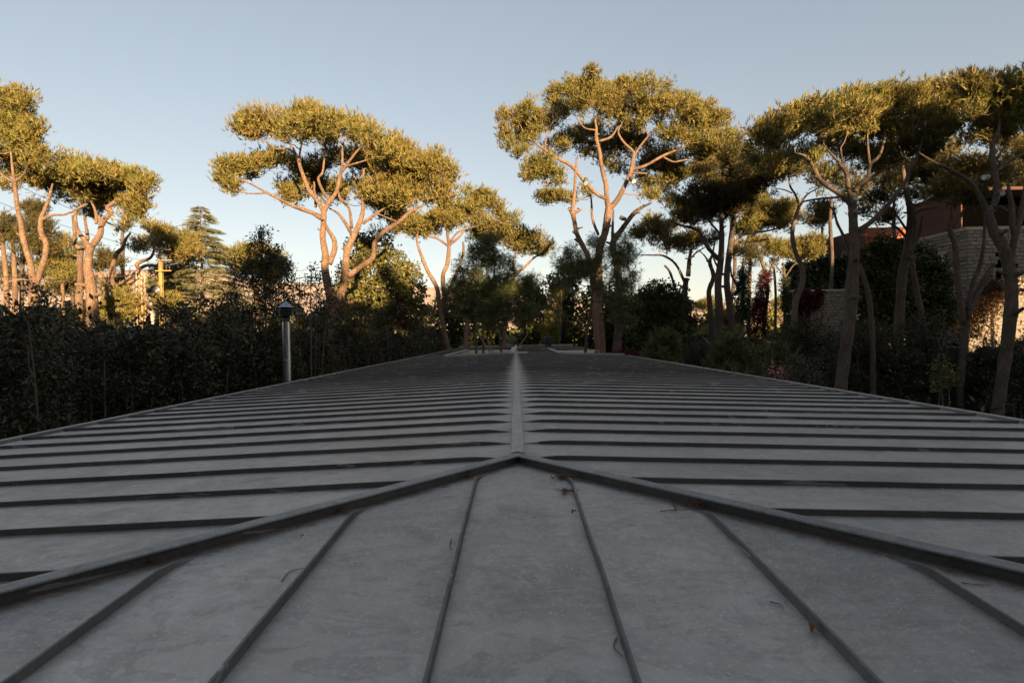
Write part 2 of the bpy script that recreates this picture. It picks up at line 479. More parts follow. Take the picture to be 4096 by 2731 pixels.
def seam_shape(sgn, x0, x1, y, taper=True, wob=0.0):
    """upright folded seam: 27 mm high, 9 mm thick, its end dressed down beside the ridge"""
    m_ = MB(); vs = []; H = 0.030
    xs_ = [x0, x0 + 0.05, x0 + 0.11, x0 + 0.18, x0 + 0.27] if taper else [x0]
    hs = [0.003, 0.010, 0.020, 0.027, H] if taper else [H]
    k = 10
    a0 = xs_[-1]
    for i in range(1, k + 1): xs_.append(a0 + (x1 - a0) * i / k); hs.append(H + random.uniform(-1, 1) * 0.0016)
    for x, h in zip(xs_, hs):
        z = zs(x) - 0.002; w = 0.0045 + (H - h) * 0.35; dy = random.uniform(-1, 1) * wob
        vs += [(sgn * x, y - w + dy, z), (sgn * x, y - w + dy, z + h), (sgn * x, y + w + dy, z + h), (sgn * x, y + w + dy, z)]
    fs = []
    for i in range(len(xs_) - 1):
        a = i * 4
        for j in range(4):
            b = (j + 1) % 4; f = (a + j, a + b, a + 4 + b, a + 4 + j)
            fs.append(f if sgn > 0 else f[::-1])
    fs.append((0, 3, 2, 1) if sgn < 0 else (0, 1, 2, 3)); e = (len(xs_) - 1) * 4; fs.append((e, e + 1, e + 2, e + 3))
    m_.add(vs, fs); return m_

def place_shared(name, me, loc, mat=None, parent=roof):
    o = bpy.data.objects.new(name, me); o.location = (loc[0] - PO[0], loc[1] - PO[1], loc[2] - PO[2]); return link(o, parent)

full_panel = {s: panel_mesh(s, 0.0, EX, 0, SP, False).build('roof_panel', ZINC, mesh_only=True) for s in (-1, 1)}
full_seam = {s: [seam_shape(s, 0.05, EX + 0.0, 0, True, 0.003).build('seam', ZINC_SEAM_SHADED, mesh_only=True) for _ in range(3)] for s in (-1, 1)}
edges_y = [YF0] + seam_y + [YEND]
for s in (-1, 1):
    well = LW if s < 0 else RW
    for a, b in zip(edges_y[:-1], edges_y[1:]):
        mid = (a + b) / 2
        if b <= D + 0.6:
            if b < D:
                part(panel_mesh(s, 0.0, EX, a, b, True), 'roof_panel', ZINC, roof)
            else:
                # sheet at the hip apex
                part(panel_mesh(s, 0.0, EX, a, min(b, D), True), 'roof_panel', ZINC, roof) if a < D else None
                part(panel_mesh(s, 0.0, EX, max(a, D), b, False), 'roof_panel', ZINC, roof)
        elif well[2] < mid < well[3]:
            w0, w1 = sorted((abs(well[0]), abs(well[1])))
            if w0 > 0.5: part(panel_mesh(s, 0.0, w0, a, b, False), 'roof_panel', ZINC, roof)
            if w1 < EX - 0.05: part(panel_mesh(s, w1, EX, a, b, False), 'roof_panel', ZINC, roof)
        else:
            if abs((b - a) - SP) < 1e-4: place_shared('roof_panel', full_panel[s], (0, a, 0))
            else: part(panel_mesh(s, 0.0, EX, a, b, False), 'roof_panel', ZINC, roof)
    for y in seam_y:
        if y < D - 0.02:
            lo = (D - y) + 0.03
            if lo < EX: part(seam_shape(s, lo, EX, y, False, 0.003), 'seam', ZINC_SEAM_SHADED, roof)
        elif well[2] < y < well[3]:
            w0, w1 = sorted((abs(well[0]), abs(well[1])))
            if w0 > 0.5: part(seam_shape(s, 0.05, w0 - 0.1, y, True), 'seam', ZINC_SEAM_SHADED, roof)
            if w1 < EX - 0.05: part(seam_shape(s, w1 + 0.1, EX, y, False), 'seam', ZINC_SEAM_SHADED, roof)
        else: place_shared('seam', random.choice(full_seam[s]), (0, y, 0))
# front hip slope: sheets run towards the camera
fx = [-4.88, -4.36, -3.84, -3.31, -2.79, -2.27, -1.757, -1.246, -0.74, -0.227, 0.276, 0.824, 1.35, 1.87, 2.39, 2.91, 3.43, 3.95, 4.47, 4.88]
for a, b in zip(fx[:-1], fx[1:]):
    m_ = MB(); k = 8; vs = []
    cuts = [a] + ([0.0] if a < 0 < b else []) + [b]
    for x in cuts:
        top = D - abs(x)
        for i in range(k + 1):
            y = YF0 + (top - YF0) * i / k; vs.append((x, y, zf(y)))
    n_ = k + 1
    m_.add(vs, [(c_ * n_ + i, (c_ + 1) * n_ + i, (c_ + 1) * n_ + i + 1, c_ * n_ + i + 1) for c_ in range(len(cuts) - 1) for i in range(k)])
    part(m_, 'roof_panel', ZINC, roof)
for x in fx[1:-1]:
    top = D - abs(x) - 0.055
    m_ = MB(); vs = []; H = 0.030; lo = YF0
    ys = list(np.linspace(lo, top - 0.2, 14)) + [top - 0.16, top - 0.12, top - 0.08, top - 0.04, top]
    hs = [H] * 14 + [H, 0.024, 0.017, 0.009, 0.002]
    sg = 1 if x > 0 else -1
    for i, (y, h) in enumerate(zip(ys, hs)):
        dx = random.uniform(-1, 1) * 0.0035 - sg * max(0, i - 14) ** 2 * 0.0022
        w = 0.0045 + (H - h) * 0.3; z = zf(y) - 0.002; h2 = h + (random.uniform(-1, 1) * 0.0018 if h > .02 else 0)
        vs += [(x + dx - w * 1.6, y, z), (x + dx - w, y, z + h2), (x + dx + w, y, z + h2), (x + dx + w * 1.6, y, z)]
    fs = [tuple(i * 4 + q for q in (j, (j + 1) % 4)) + tuple((i + 1) * 4 + q for q in ((j + 1) % 4, j)) for i in range(len(ys) - 1) for j in range(4)]
    fs.append((0, 1, 2, 3)); m_.add(vs, fs)
    part(m_, 'seam', FRONT_SEAM_SHADED, roof)

def cap_piece(p, q, w=0.042, h=0.05, rise=0.007, sink=0.03):
    """folded cap between two points on the roof surface, gabled top"""
    p = np.array(p, float); q = np.array(q, float); d = q - p; L = np.linalg.norm(d); d /= L
    s = np.cross(d, (0, 0, 1)); s /= np.linalg.norm(s); u = np.array([0, 0, 1.0])
    prof_ = [(-w, -sink), (-w * 1.0, h - 0.004), (-w * 0.9, h), (0, h + rise), (w * 0.9, h), (w, h - 0.004), (w, -sink)]
    m_ = MB(); vs = []; k = max(2, int(L / 0.5))
    for i in range(k + 1):
        c_ = p + d * L * i / k + u * random.uniform(-1, 1) * 0.001 + s * random.uniform(-1, 1) * 0.0012
        vs += [c_ + s * a + u * b for a, b in prof_]
    n_ = len(prof_)
    fs = [(i * n_ + j, (i + 1) * n_ + j, (i + 1) * n_ + j + 1, i * n_ + j + 1) for i in range(k) for j in range(n_ - 1)]
    fs += [tuple(range(n_)), tuple(range(k * n_, k * n_ + n_))[::-1]]
    m_.add(vs, fs); return m_
ys = [D + 0.02, 5.96, 8.36, 10.8, 13.2, 15.6, 18.0, 20.4, 22.8, 25.2]
for a, b in zip(ys[:-1], ys[1:]):
    part(cap_piece((0, a + 0.003, RZ), (0, b - 0.003, RZ)), 'ridge_cap', ZINC_LIGHT, roof)
for a, b in ((38.0, 42.0), (42.0, 46.0), (46.0, YEND)):
    part(cap_piece((0, a + 0.003, RZ), (0, b - 0.003, RZ)), 'ridge_cap', ZINC_LIGHT, roof)
for s in (-1, 1):
    t0 = 0.0
    for t1 in (2.3, 4.86):
        part(cap_piece((s * (t0 + 0.002), D - t0 - 0.002, zs(t0)), (s * t1, D - t1, zs(t1)), 0.020, 0.034, 0.0), 'hip_upstand', ZINC_SEAM_SHADED, roof)  # sides under the cap use the darkened zinc, shade painted in
        part(cap_piece((s * (t0 + 0.002), D - t0 - 0.002, zs(t0) + .036), (s * t1, D - t1, zs(t1) + .036), 0.034, 0.010, 0.006, 0.0), 'hip_cap', ZINC_CAP, roof)
        t0 = t1 + 0.004
# eaves: dark gutter recess, then the metal fascia, in lengths
for s in (-1, 1):
    yy = YF0 - 0.1
    while yy < YEND:
        y1 = min(yy + 3.0, YEND)
        if not (s > 0 and RW[2] < (yy + y1) / 2 < RW[3]):
            m_ = MB(); m_.box((min(s * (EX + .002), s * (EX + .10)), yy, zs(EX) - 0.16), (max(s * (EX + .002), s * (EX + .10)), y1, zs(EX) - 0.05))
            part(m_, 'gutter', DARK_METAL, roof)
            m_ = MB(); m_.box((min(s * (EX + .102), s * (EX + .175)), yy + 0.004, zs(EX) - 0.17), (max(s * (EX + .102), s * (EX + .175)), y1 - 0.004, zs(EX) + 0.018))
            part(m_, 'fascia', ZINC_LIGHT, roof)
        yy = y1
m_ = MB(); m_.box((-EX - .17, YEND + .002, zs(EX) - .17), (EX + .17, YEND + .09, zs(0) + 0.03)); part(m_, 'verge_trim', ZINC_CAP, roof)
m_ = MB(); m_.box((-EX - .17, YF0 - .2, zs(EX) - .2), (EX + .17, YF0 - .002, zf(YF0) + 0.01)); part(m_, 'fascia', ZINC_LIGHT, roof)
# outer walls
m_ = MB()
m_.box((-4.75, -1.2, 0), (-4.55, 50.2, zs(EX) - 0.2)); m_.box((4.55, -1.2, 0), (4.75, RW[2] - .3, zs(EX) - 0.2)); m_.box((4.55, RW[3] + .3, 0), (4.75, 50.2, zs(EX) - 0.2))
m_.box((-4.55, -1.2, 0), (4.55, -1.0, zs(EX) - 0.2)); m_.box((-4.55, 50.0, 0), (4.55, 50.2, zs(EX) - 0.2))
part(m_, 'wall', CREAM)
# tree wells: cream lining walls and grey rim flashings, each side a part
def well_parts(x0, x1, y0, y1, open_right=False):
    zt = lambda x: zs(x) + 0.03
    def wallbox(a, b):
        m_ = MB(); m_.box(a, b); part(m_, 'well_wall', CREAM)
    zb = 2.2
    zm = min(zs(x0), zs(x1)) - 0.01
    wallbox((x0, y1, zb), (x1, y1 + .12, zs((x0 + x1) / 2) - 0.015)); wallbox((x0, y0 - .12, zb), (x1, y0, zm))
    wallbox((x0 - .12, y0, zb), (x0, y1, zm))
    if not open_right: wallbox((x1, y0, zb), (x1 + .12, y1, zm))
    def rim(a, b, w, mat=ZINC_CAP):
        m_ = MB(); p, q = np.array(a), np.array(b); d = (q - p) / np.linalg.norm(q - p); s_ = np.array([d[1], -d[0], 0])
        m_.bar((p[0], p[1], zt(p[0]) + .02), (q[0], q[1], zt(q[0]) + .02), w, 0.07); part(m_, 'rim_flashing', mat, roof)
    rim((x0, y0 - .1, 0), (x1, y0 - .1, 0), 0.3); rim((x0, y1 + .1, 0), (x1, y1 + .1, 0), 0.16, ZINC_SEAM_SHADED)
    rim((x0 - .06, y0, 0), (x0 - .06, y1, 0), 0.22)
    if not open_right: rim((x1 + .1, y0, 0), (x1 + .1, y1, 0), 0.3)
well_parts(*LW); well_parts(RW[0], RW[1], RW[2], RW[3], True)
m_ = MB(); m_.box((-0.25, 37.0, zs(0) + 0.03), (0.35, 38.1, zs(0) + 0.09)); part(m_, 'ridge_flashing', ZINC_LIGHT, roof)
m_ = MB(); m_.box((-0.3, 25.1, zs(0) + 0.02), (0.5, 25.7, zs(0) + 0.08)); part(m_, 'ridge_flashing', ZINC_LIGHT, roof)

# ------------------------------------------------------------------ vent pipe beside the left eave
pp = W(1148, 1450, 13.0); vx, vy = pp[0], pp[1]
zz = lambda py: W(1148, py, 13.0)[2]
vent = empty('vent_pipe', (vx, vy, 0), 'polished steel flue pipe with louvred black cowl beside the left eave', 'vent pipe')
O = (vx, vy, 0); c0 = (vx, vy, 0)
m_ = MB(); m_.lathe([(0.088, 0.0), (0.088, zz(1457))], c0, 28); m_.build('lower_pipe', STEEL, vent, O, True)
m_ = MB(); m_.lathe([(0.092, zz(1456.5)), (0.0945, zz(1456)), (0.0935, zz(1454)), (0.093, zz(1442)), (0.0945, zz(1440)), (0.092, zz(1438))], c0, 28); m_.build('pipe_clamp', STEEL, vent, O, True)
m_ = MB(); m_.lathe([(0.090, zz(1457)), (0.090, zz(1288))], c0, 28); m_.build('upper_pipe', STEEL, vent, O, True)
m_ = MB(); m_.lathe([(0.084, zz(1291)), (0.084, zz(1262)), (0.05, zz(1262))], c0, 20)
m_.build('cowl_collar', BLACKM, vent, O, True)
for ya, yb, r0, r1 in ((1262, 1250, 0.165, 0.10), (1252, 1241, 0.16, 0.10), (1243, 1231, 0.158, 0.10)):
    m_ = MB(); m_.lathe([(0.06, zz(ya)), (r0, zz(ya)), (r0, zz(ya - 1)), (r1, zz(yb)), (0.06, zz(yb))], c0, 24); m_.build('louvre', BLACKM, vent, O)
m_ = MB(); m_.lathe([(0.02, zz(1229)), (0.170, zz(1230)), (0.170, zz(1228.5)), (0.006, zz(1204.5)), (0.0, zz(1204))], c0, 28); m_.build('cone_cap', CONE, vent, O, True)
m_ = MB()
for k in range(4):
    a = k * math.pi / 2 + .5
    m_.bar((vx + .09 * math.cos(a), vy + .09 * math.sin(a), zz(1215.5)), (vx + .165 * math.cos(a), vy + .165 * math.sin(a), zz(1227.5)), 0.006)
m_.build('cone_rib', BLACKM, vent, O)

# ------------------------------------------------------------------ foliage builders
def tuft_template(nn, length, width, spread, seed):
    r = np.random.default_rng(seed); vs = []; ag = []
    for k in range(nn):
        a = r.uniform(0, 2 * math.pi); t = spread * math.sqrt(r.uniform(0.02, 1)); l = length * r.uniform(0.7, 1.1)
        d = np.array([math.sin(t) * math.cos(a), math.sin(t) * math.sin(a), math.cos(t)])
        s = np.cross(d, r.normal(size=3)); s /= np.linalg.norm(s)
        o = np.array([0, 0, r.uniform(-.3, 0.6) * length])
        vs += [o - s * width / 2, o + s * width / 2, o + d * l]; g = r.uniform(0, 1)
        ag += [0.85, 0.85, 0.15 + 0.3 * g]
    return np.array(vs), np.array(ag)

def leaf_template(nn, length, width, seed, clump):
    """a spray of nn leaves (folded quads) on an axis"""
    r = np.random.default_rng(seed); vs = []; ag = []
    for k in range(nn):
        a = r.uniform(0, 2 * math.pi); t = r.uniform(0.3, 1.3)
        d = np.array([math.sin(t) * math.cos(a), math.sin(t) * math.sin(a), math.cos(t)])
        s = np.cross(d, r.normal(size=3)); s /= np.linalg.norm(s); l = length * r.uniform(.7, 1.2)
        o = r.normal(size=3) * clump * 0.35 + np.array([0, 0, clump * k / nn])
        vs += [o, o + d * l * .5 + s * width / 2, o + d * l, o + d * l * .5 - s * width / 2]
        ag += [r.uniform(0, 1)] * 4
    return np.array(vs), np.array(ag)

def frames(Dv):
    Dv = Dv / (np.linalg.norm(Dv, axis=1)[:, None] + 1e-9)
    r = rng.normal(size=Dv.shape); s = np.cross(Dv, r); s /= np.linalg.norm(s, axis=1)[:, None] + 1e-9
    u = np.cross(Dv, s); return np.stack([s, u, Dv], 2)

def scatter(P, Dv, templates, scale, k):
    """instances template sprays at points P pointing along Dv; returns V, F, age, rnd"""
    idx = rng.integers(0, len(templates), len(P)); Vs = []; A = []; Rr = []
    rr = rng.uniform(0, 1, len(P))
    for t, (tv, ta) in enumerate(templates):
        sel = np.nonzero(idx == t)[0]
        if not len(sel): continue
        M = frames(Dv[sel]); sc = scale * rng.uniform(0.75, 1.25, len(sel))
        X = np.einsum('nij,vj->nvi', M, tv) * sc[:, None, None] + P[sel][:, None, :]
        Vs.append(X.reshape(-1, 3)); A.append(np.tile(ta, len(sel))); Rr.append(np.repeat(rr[sel], len(tv)))
    V = np.concatenate(Vs); F = np.arange(len(V)).reshape(-1, k)
    return V, F, np.concatenate(A), np.concatenate(Rr)

TUFT = [tuft_template(7, 0.25, 0.038, 0.6, s) for s in range(6)]
TUFT_FAR = [tuft_template(8, 0.34, 0.045, 0.7, s) for s in range(6)]
TUFT_IN = [tuft_template(5, 0.25, 0.06, 1.6, s + 70) for s in range(4)]
TUFT_YOUNG = [tuft_template(10, 0.2, 0.014, 1.5, s) for s in range(6)]
OAK = [leaf_template(8, 0.055, 0.023, s, 0.10) for s in range(6)]
OAKB = [leaf_template(8, 0.10, 0.042, s, 0.18) for s in range(6)]
BIGLEAF = [leaf_template(6, 0.16, 0.13, s, 0.22) for s in range(6)]
FEATHER = []
for s in range(5):
    r = np.random.default_rng(s + 40); vs = []; ag = []
    for k in range(14):   # flat cedar spray, needles both sides of the twig
        y = 0.5 * k / 14; sd = 1 if k % 2 else -1
        vs += [(0, -0.012, y), (0, 0.012, y + .03), (sd * 0.15 * (1 - k / 20) * r.uniform(.8, 1.2), r.uniform(-.02, .02), y + 0.1)]
        ag += [.8, .8, .1]
    FEATHER.append((np.array(vs, float), np.array(ag)))
def sph(n):
    v = rng.normal(size=(n, 3)); return v / np.linalg.norm(v, axis=1)[:, None]

R1 = lambda x, y: (x * .7014, 300 + y * .7014)
R2 = lambda x, y: (800 + x * .7014, 350 + y * .7014)
R3 = lambda x, y: (1800 + x * .7653, 250 + y * .7653)
R4 = lambda x, y: (2900 + x * .6697, 250 + y * .6697)
R5 = lambda x, y: (2500 + x * .6786, 800 + y * .6786)
R8 = lambda x, y: (600 + x * .2998, 780 + y * .2998)
FULL = lambda x, y: (x, y)
SC = {R1: .7014, R2: .7014, R3: .7653, R4: .6697, R5: .6786, R8: .2998, FULL: 1.0}

def limb_points(R, pl, Y):
    """pl rows (zx, zy, width[, dY]); gives smooth centre line and radii in metres"""
    rows = []
    for i, r in enumerate(pl):
        px, py = R(r[0], r[1]); dy = r[3] if len(r) > 3 else 0.0
        p = W(px, py, Y + dy); rows.append([*p, r[2] * SC[R] / FPX * (Y + dy) / 2 * .87])
    Q = spline(np.array(rows), 5)
    return Q[:, :3], np.maximum(Q[:, 3], 0.012)

def add_stub(mbx, P, Rr, i, mat=None):
    a = random.uniform(0, 6.28); d = np.array([math.cos(a), math.sin(a) * .6 - .3, random.uniform(.0, .5)]); d /= np.linalg.norm(d)
    r = Rr[i]; L = r * random.uniform(1.5, 3.2)
    mbx.tube([P[i], P[i] + d * L * .6, P[i] + d * L], [r * .5, r * .36, r * .3], 7)

def connect(puffs, skelP, skelR, wig=0.35):
    """join every foliage clump to the nearest limb by a thin bending branch"""
    nodes = [np.array(skelP)]; rad = [np.array(skelR)]
    NP = np.array(skelP); NR = np.array(skelR); out = []
    if not len(puffs): return out
    d0 = np.array([np.min(np.linalg.norm(NP - p, axis=1)) for p in puffs])
    for pi in np.argsort(d0):
        p = puffs[pi]; v = NP - p; d = np.linalg.norm(v, axis=1)
        d = d + np.where(v[:, 2] > 0.2, 1.5 * v[:, 2], 0)
        j = int(np.argmin(d)); q = NP[j]; L = np.linalg.norm(p - q)
        if L < 0.25: continue
        r0 = min(NR[j] * 0.7, 0.012 + 0.012 * L + 0.01)
        n = max(3, int(L / 0.5) + 2); t = np.linspace(0, 1, n)[:, None]
        out_h = np.array([p[0] - q[0], p[1] - q[1], 0])
        mid = (q + p) / 2 + rng.normal(size=3) * wig * 0.2 * L + np.array([0, 0, -0.1 * L])
        C = (1 - t) ** 2 * q + 2 * t * (1 - t) * mid + t ** 2 * p
        C[1:-1] += rng.normal(size=(n - 2, 3)) * 0.03 * L ** .5
        Rr = r0 * (1 - t[:, 0]) + 0.009 * t[:, 0] + 0.002
        out.append((C, Rr)); NP = np.vstack([NP, C[1:]]); NR = np.concatenate([NR, Rr[1:]])
    return out

def join_tubes(lst, n):
    Vs = []; Fs = []; off = 0
    for C, Rr in lst:
        V_, F_ = tube_arrays(C, Rr, n); Vs.append(V_); Fs.append(F_ + off); off += len(V_)
    return np.concatenate(Vs), np.concatenate(Fs)

def pine(label, R, Y, limbs, lobes, base=None, name='stone_pine', cat='pine tree', group=None, bark=None, leaf=None,
         dens=1.0, templ=None, tscale=0.88, backs=0.5, fronts=0.18, puff=0.56, flat=0.85, stubs=0, trunk_n=1, back_span=1.0, extra=None):
    bark = bark or BARK; leaf = leaf or NEEDLE; templ = templ or TUFT
    L = [limb_points(R, l, Y) for l in limbs]
    if base is None: base = (L[0][0][0][0], L[0][0][0][1], 0.0)
    # carry the first stem down to the ground
    P0, Q0 = L[0]
    if P0[0][2] > 0.1:
        k = max(2, int(P0[0][2] / 0.7)); dn = np.array([[P0[0][0] + (base[0] - P0[0][0]) * t, P0[0][1], P0[0][2] * (1 - t)] for t in np.linspace(1, 0, k, endpoint=False)])
        L[0] = (np.vstack([dn, P0]), np.concatenate([Q0[0] * np.linspace(1.3, 1.02, k), Q0]))
    root = empty(name, base, label, cat, group)
    for i, (P, Q) in enumerate(L):
        Q = Q * (1 + 0.06 * rng.normal(size=len(Q)).clip(-1.2, 1.2))
        mbx = MB(); mbx.tube(P, Q, 10 if i < trunk_n + 2 else 8)
        for _ in range(stubs if i < 3 else 0): add_stub(mbx, P, Q, random.randrange(len(P) // 3, len(P)))
        mbx.build('trunk' if i < trunk_n else 'limb', bark, root, base, True)
    # clumps
    pcs = []; cs = np.array([[*R(l[0], l[1])] for l in lobes]); 
    if len(lobes):
        xc = cs[:, 0].mean(); span = max(60, (cs[:, 0].max() - cs[:, 0].min()) / 2 + 40); ymed = np.median(cs[:, 1])
    all_l = []
    for l, (px, py) in zip(lobes, cs):
        dy = l[4] if len(l) > 4 else 0.0; rx = l[2] * SC[R] / FPX * Y; rz = l[3] * SC[R] / FPX * Y
        c = W(px, py, Y + dy); all_l.append((c, rx, rz))
        if len(l) <= 4:
            hr = span / FPX * Y * math.sqrt(max(0.05, 1 - min(1, ((px - xc) / span) ** 2))) * back_span
            if rng.uniform() < backs:
                e = rng.uniform(0.25, 0.9) * hr; c2 = W(px + (xc - px) * .15, py, Y + e); c2[2] = c[2] - 0.25 * e * rng.uniform(.3, 1); all_l.append((c2, rx * 1.1, rz))
            if rng.uniform() < fronts and py < ymed + 20:
                e = rng.uniform(0.2, 0.6) * hr; c2 = W(px + (xc - px) * .2, py, Y - e); c2[2] = c[2] - e * .3; all_l.append((c2, rx * .9, rz * .8))
    if len(all_l) > 6:      # close the gaps between neighbouring pads
        cc_ = np.array([a[0] for a in all_l]); add = []
        for i_, (c, rx, rz) in enumerate(all_l):
            dd_ = np.linalg.norm(cc_ - c, axis=1); dd_[i_] = 1e9
            for j_ in np.argsort(dd_)[:2]:
                if i_ < j_ and dd_[j_] < 2.6 * rx and dd_[j_] > .5 * rx: add.append(((c + cc_[j_]) / 2, rx * .85, rz * .85))
        all_l += add
    for c, rx, rz in all_l:
        n = max(4, int(round(4.2 * (rx * rx + 2 * rx * rz) / 3 / puff ** 2)))
        d = sph(n); d[:, 2] = np.where(rng.uniform(size=n) < .45, np.abs(d[:, 2]), d[:, 2])
        rad = rng.uniform(0.45, 0.92, n)[:, None]
        pcs.append(c + d * rad * np.array([rx, rx * .95, rz]) * 1.04)
    P = np.concatenate(pcs) if pcs else np.zeros((0, 3))
    if len(P):
        sp = np.concatenate([l[0] for l in L]); sr = np.concatenate([l[1] for l in L])
        tw = connect(P, sp, sr)
        if tw:
            V_, F_ = join_tubes(tw, 4); o = npobj('branches', V_, F_, BARK_TWIG if leaf is NEEDLE else BARK_DARK, root, base, smooth=True); o['kind'] = 'stuff'
        if Y >= 45 and templ is TUFT: templ = TUFT_FAR; dens = dens * .42
        per = int(18 * dens)
        pr = puff * rng.uniform(0.5, 1.25, len(P))
        d = sph(len(P) * per); low = d[:, 2] < -0.25; d[low & (rng.uniform(size=len(d)) < .6), 2] *= -1
        rad = np.repeat(pr, per)[:, None] * rng.uniform(0.3, 1.0, (len(d), 1)) ** .6 * np.where(rng.uniform(size=(len(d), 1)) < .13, rng.uniform(1.0, 1.24, (len(d), 1)), 1.0) * np.array([1.05, 1.05, flat])
        TP = np.repeat(P, per, 0) + d * rad
        TD = d * 0.7 + np.array([0, 0, 0.8]) + rng.normal(size=d.shape) * 0.25
        V_, F_, A, Rr = scatter(TP, TD, templ, tscale, 3)
        if templ is not TUFT_YOUNG:     # older inner shoots fill the clumps and the space between them
            kf = 9 if Y < 45 else 5
            q = np.repeat(P, kf, 0) + sph(len(P) * kf) * rng.uniform(0, .62, (len(P) * kf, 1)) * puff
            nl = [max(3, int(5 * (rx * rx + 2 * rx * rz))) for c, rx, rz in all_l]
            q = np.vstack([q] + [c + sph(n_) * np.array([rx, rx, rz]) * rng.uniform(0, .7, (n_, 1)) for n_, (c, rx, rz) in zip(nl, all_l)])
            V2, F2, A2, R2_ = scatter(q, sph(len(q)), TUFT_IN, puff / .56, 3)
            F_ = np.vstack([F_, F2 + len(V_)]); V_ = np.vstack([V_, V2]); A = np.concatenate([A, np.full(len(V2), .7)]); Rr = np.concatenate([Rr, R2_ * .75])
        npobj('crown', V_, F_, leaf, root, base, {'age': A, 'rnd': Rr})
    return root

def leafy(name, label, cat, Y, centre_px, lobes, leaf, templ, per_m2, scale=1.0, group=None, ground=True, stems=4, twig_mat=None, inner=0.5, sprigs=0, R=FULL, stem_r=0.03, updir=.45):
    """broadleaf shrub or tree; lobes rows (px, py, rx, ry[, dY]) in pixels, leaves on and inside each lobe"""
    c0 = W(*R(*centre_px), Y); base = (c0[0], c0[1], 0.0)
    root = empty(name, base, label, cat, group); Ps = []; Ds = []; cen = []
    for l in lobes:
        dy = l[4] if len(l) > 4 else 0.0
        px, py = R(l[0], l[1]); c = W(px, py, Y + dy); rx = l[2] * SC[R] / FPX * (Y + dy); rz = l[3] * SC[R] / FPX * (Y + dy); cen.append((c, rx, rz))
        area = 4 * math.pi * (rx * rx + 2 * rx * rz) / 3; n = int(area * per_m2)
        nc = max(5, int(area * 1.6)); dc = sph(nc); cc = c + dc * np.array([rx, rx * .8, rz]) * rng.uniform(.62, 1.0, (nc, 1))
        pick = rng.integers(0, nc, n); d = sph(n); rr = rng.uniform(0.15, 1.0, (n, 1)) ** .7 * 0.34 * min(1.6, max(.6, rx))
        P1 = cc[pick] + d * rr
        k = int(n * inner); d2 = sph(k); P2 = c + d2 * np.array([rx, rx * .8, rz]) * rng.uniform(.5, .97, (k, 1)) * (1 + .1 * np.sin(d2[:, :1] * 7 + d2[:, 2:] * 5))
        Ps += [P1, P2]; Ds += [d + dc[pick] * .5, d2]
    P = np.concatenate(Ps); Dd = np.concatenate(Ds); keep = P[:, 2] > 0.05; P = P[keep]; Dd = Dd[keep]
    tw = []
    for s in range(stems):
        c, rx, rz = cen[s % len(cen)]; a = np.array([base[0] + rng.normal() * .15, base[1] + rng.normal() * .15, 0]); e = c + np.array([rng.normal() * rx * .3, rng.normal() * rx * .3, rz * .5])
        m_ = (a + e) / 2 + rng.normal(size=3) * .2; t = np.linspace(0, 1, 8)[:, None]
        tw.append(((1 - t) ** 2 * a + 2 * t * (1 - t) * m_ + t ** 2 * e, np.linspace(stem_r * 1.6, stem_r * .35, 8)))
    if stems:
        V_, F_ = join_tubes(tw, 7); npobj('trunk', V_, F_, twig_mat or BARK_DARK, root, base, smooth=True)
    sk = np.concatenate([t_[0] for t_ in tw]) if tw else np.array([base])
    tips = [c + sph(1)[0] * np.array([rx, rx * .8, rz]) * .95 for c, rx, rz in cen for _ in range(5)]
    fine = connect(np.array(tips), sk, np.full(len(sk), .03), .6)
    for s in range(sprigs):    # shoots that stand out of the outline
        c, rx, rz = cen[rng.integers(0, len(cen))]; d = sph(1)[0]; d[2] = abs(d[2]) + .3; d[1] -= .3; d /= np.linalg.norm(d)
        a = c + d * np.array([rx, rx * .8, rz]) * .9; L_ = rng.uniform(.25, .7) * min(1.5, max(.7, rx)); e = a + d * L_ + np.array([0, 0, .3 * L_])
        t = np.linspace(0, 1, 5)[:, None]; C = a * (1 - t) + e * t + np.array([0, 0, .08]) * np.sin(t * 3.1); fine.append((C, np.linspace(.007, .003, 5)))
        k = int(16 * L_ / scale) + 6; tt = rng.uniform(.1, 1, (k, 1)); P = np.vstack([P, a * (1 - tt) + e * tt + rng.normal(size=(k, 3)) * .02]); Dd = np.vstack([Dd, d + rng.normal(size=(k, 3)) * .6])
    if fine:
        V_, F_ = join_tubes(fine, 4); o = npobj('branches', V_, F_, BARK_DARK, root, base); o['kind'] = 'stuff'
    Dd = Dd + np.array([0, 0, updir])
    V_, F_, A, Rr = scatter(P, Dd, templ, scale, 4)
    npobj('crown', V_, F_, leaf, root, base, {'age': A, 'rnd': Rr})
    return root

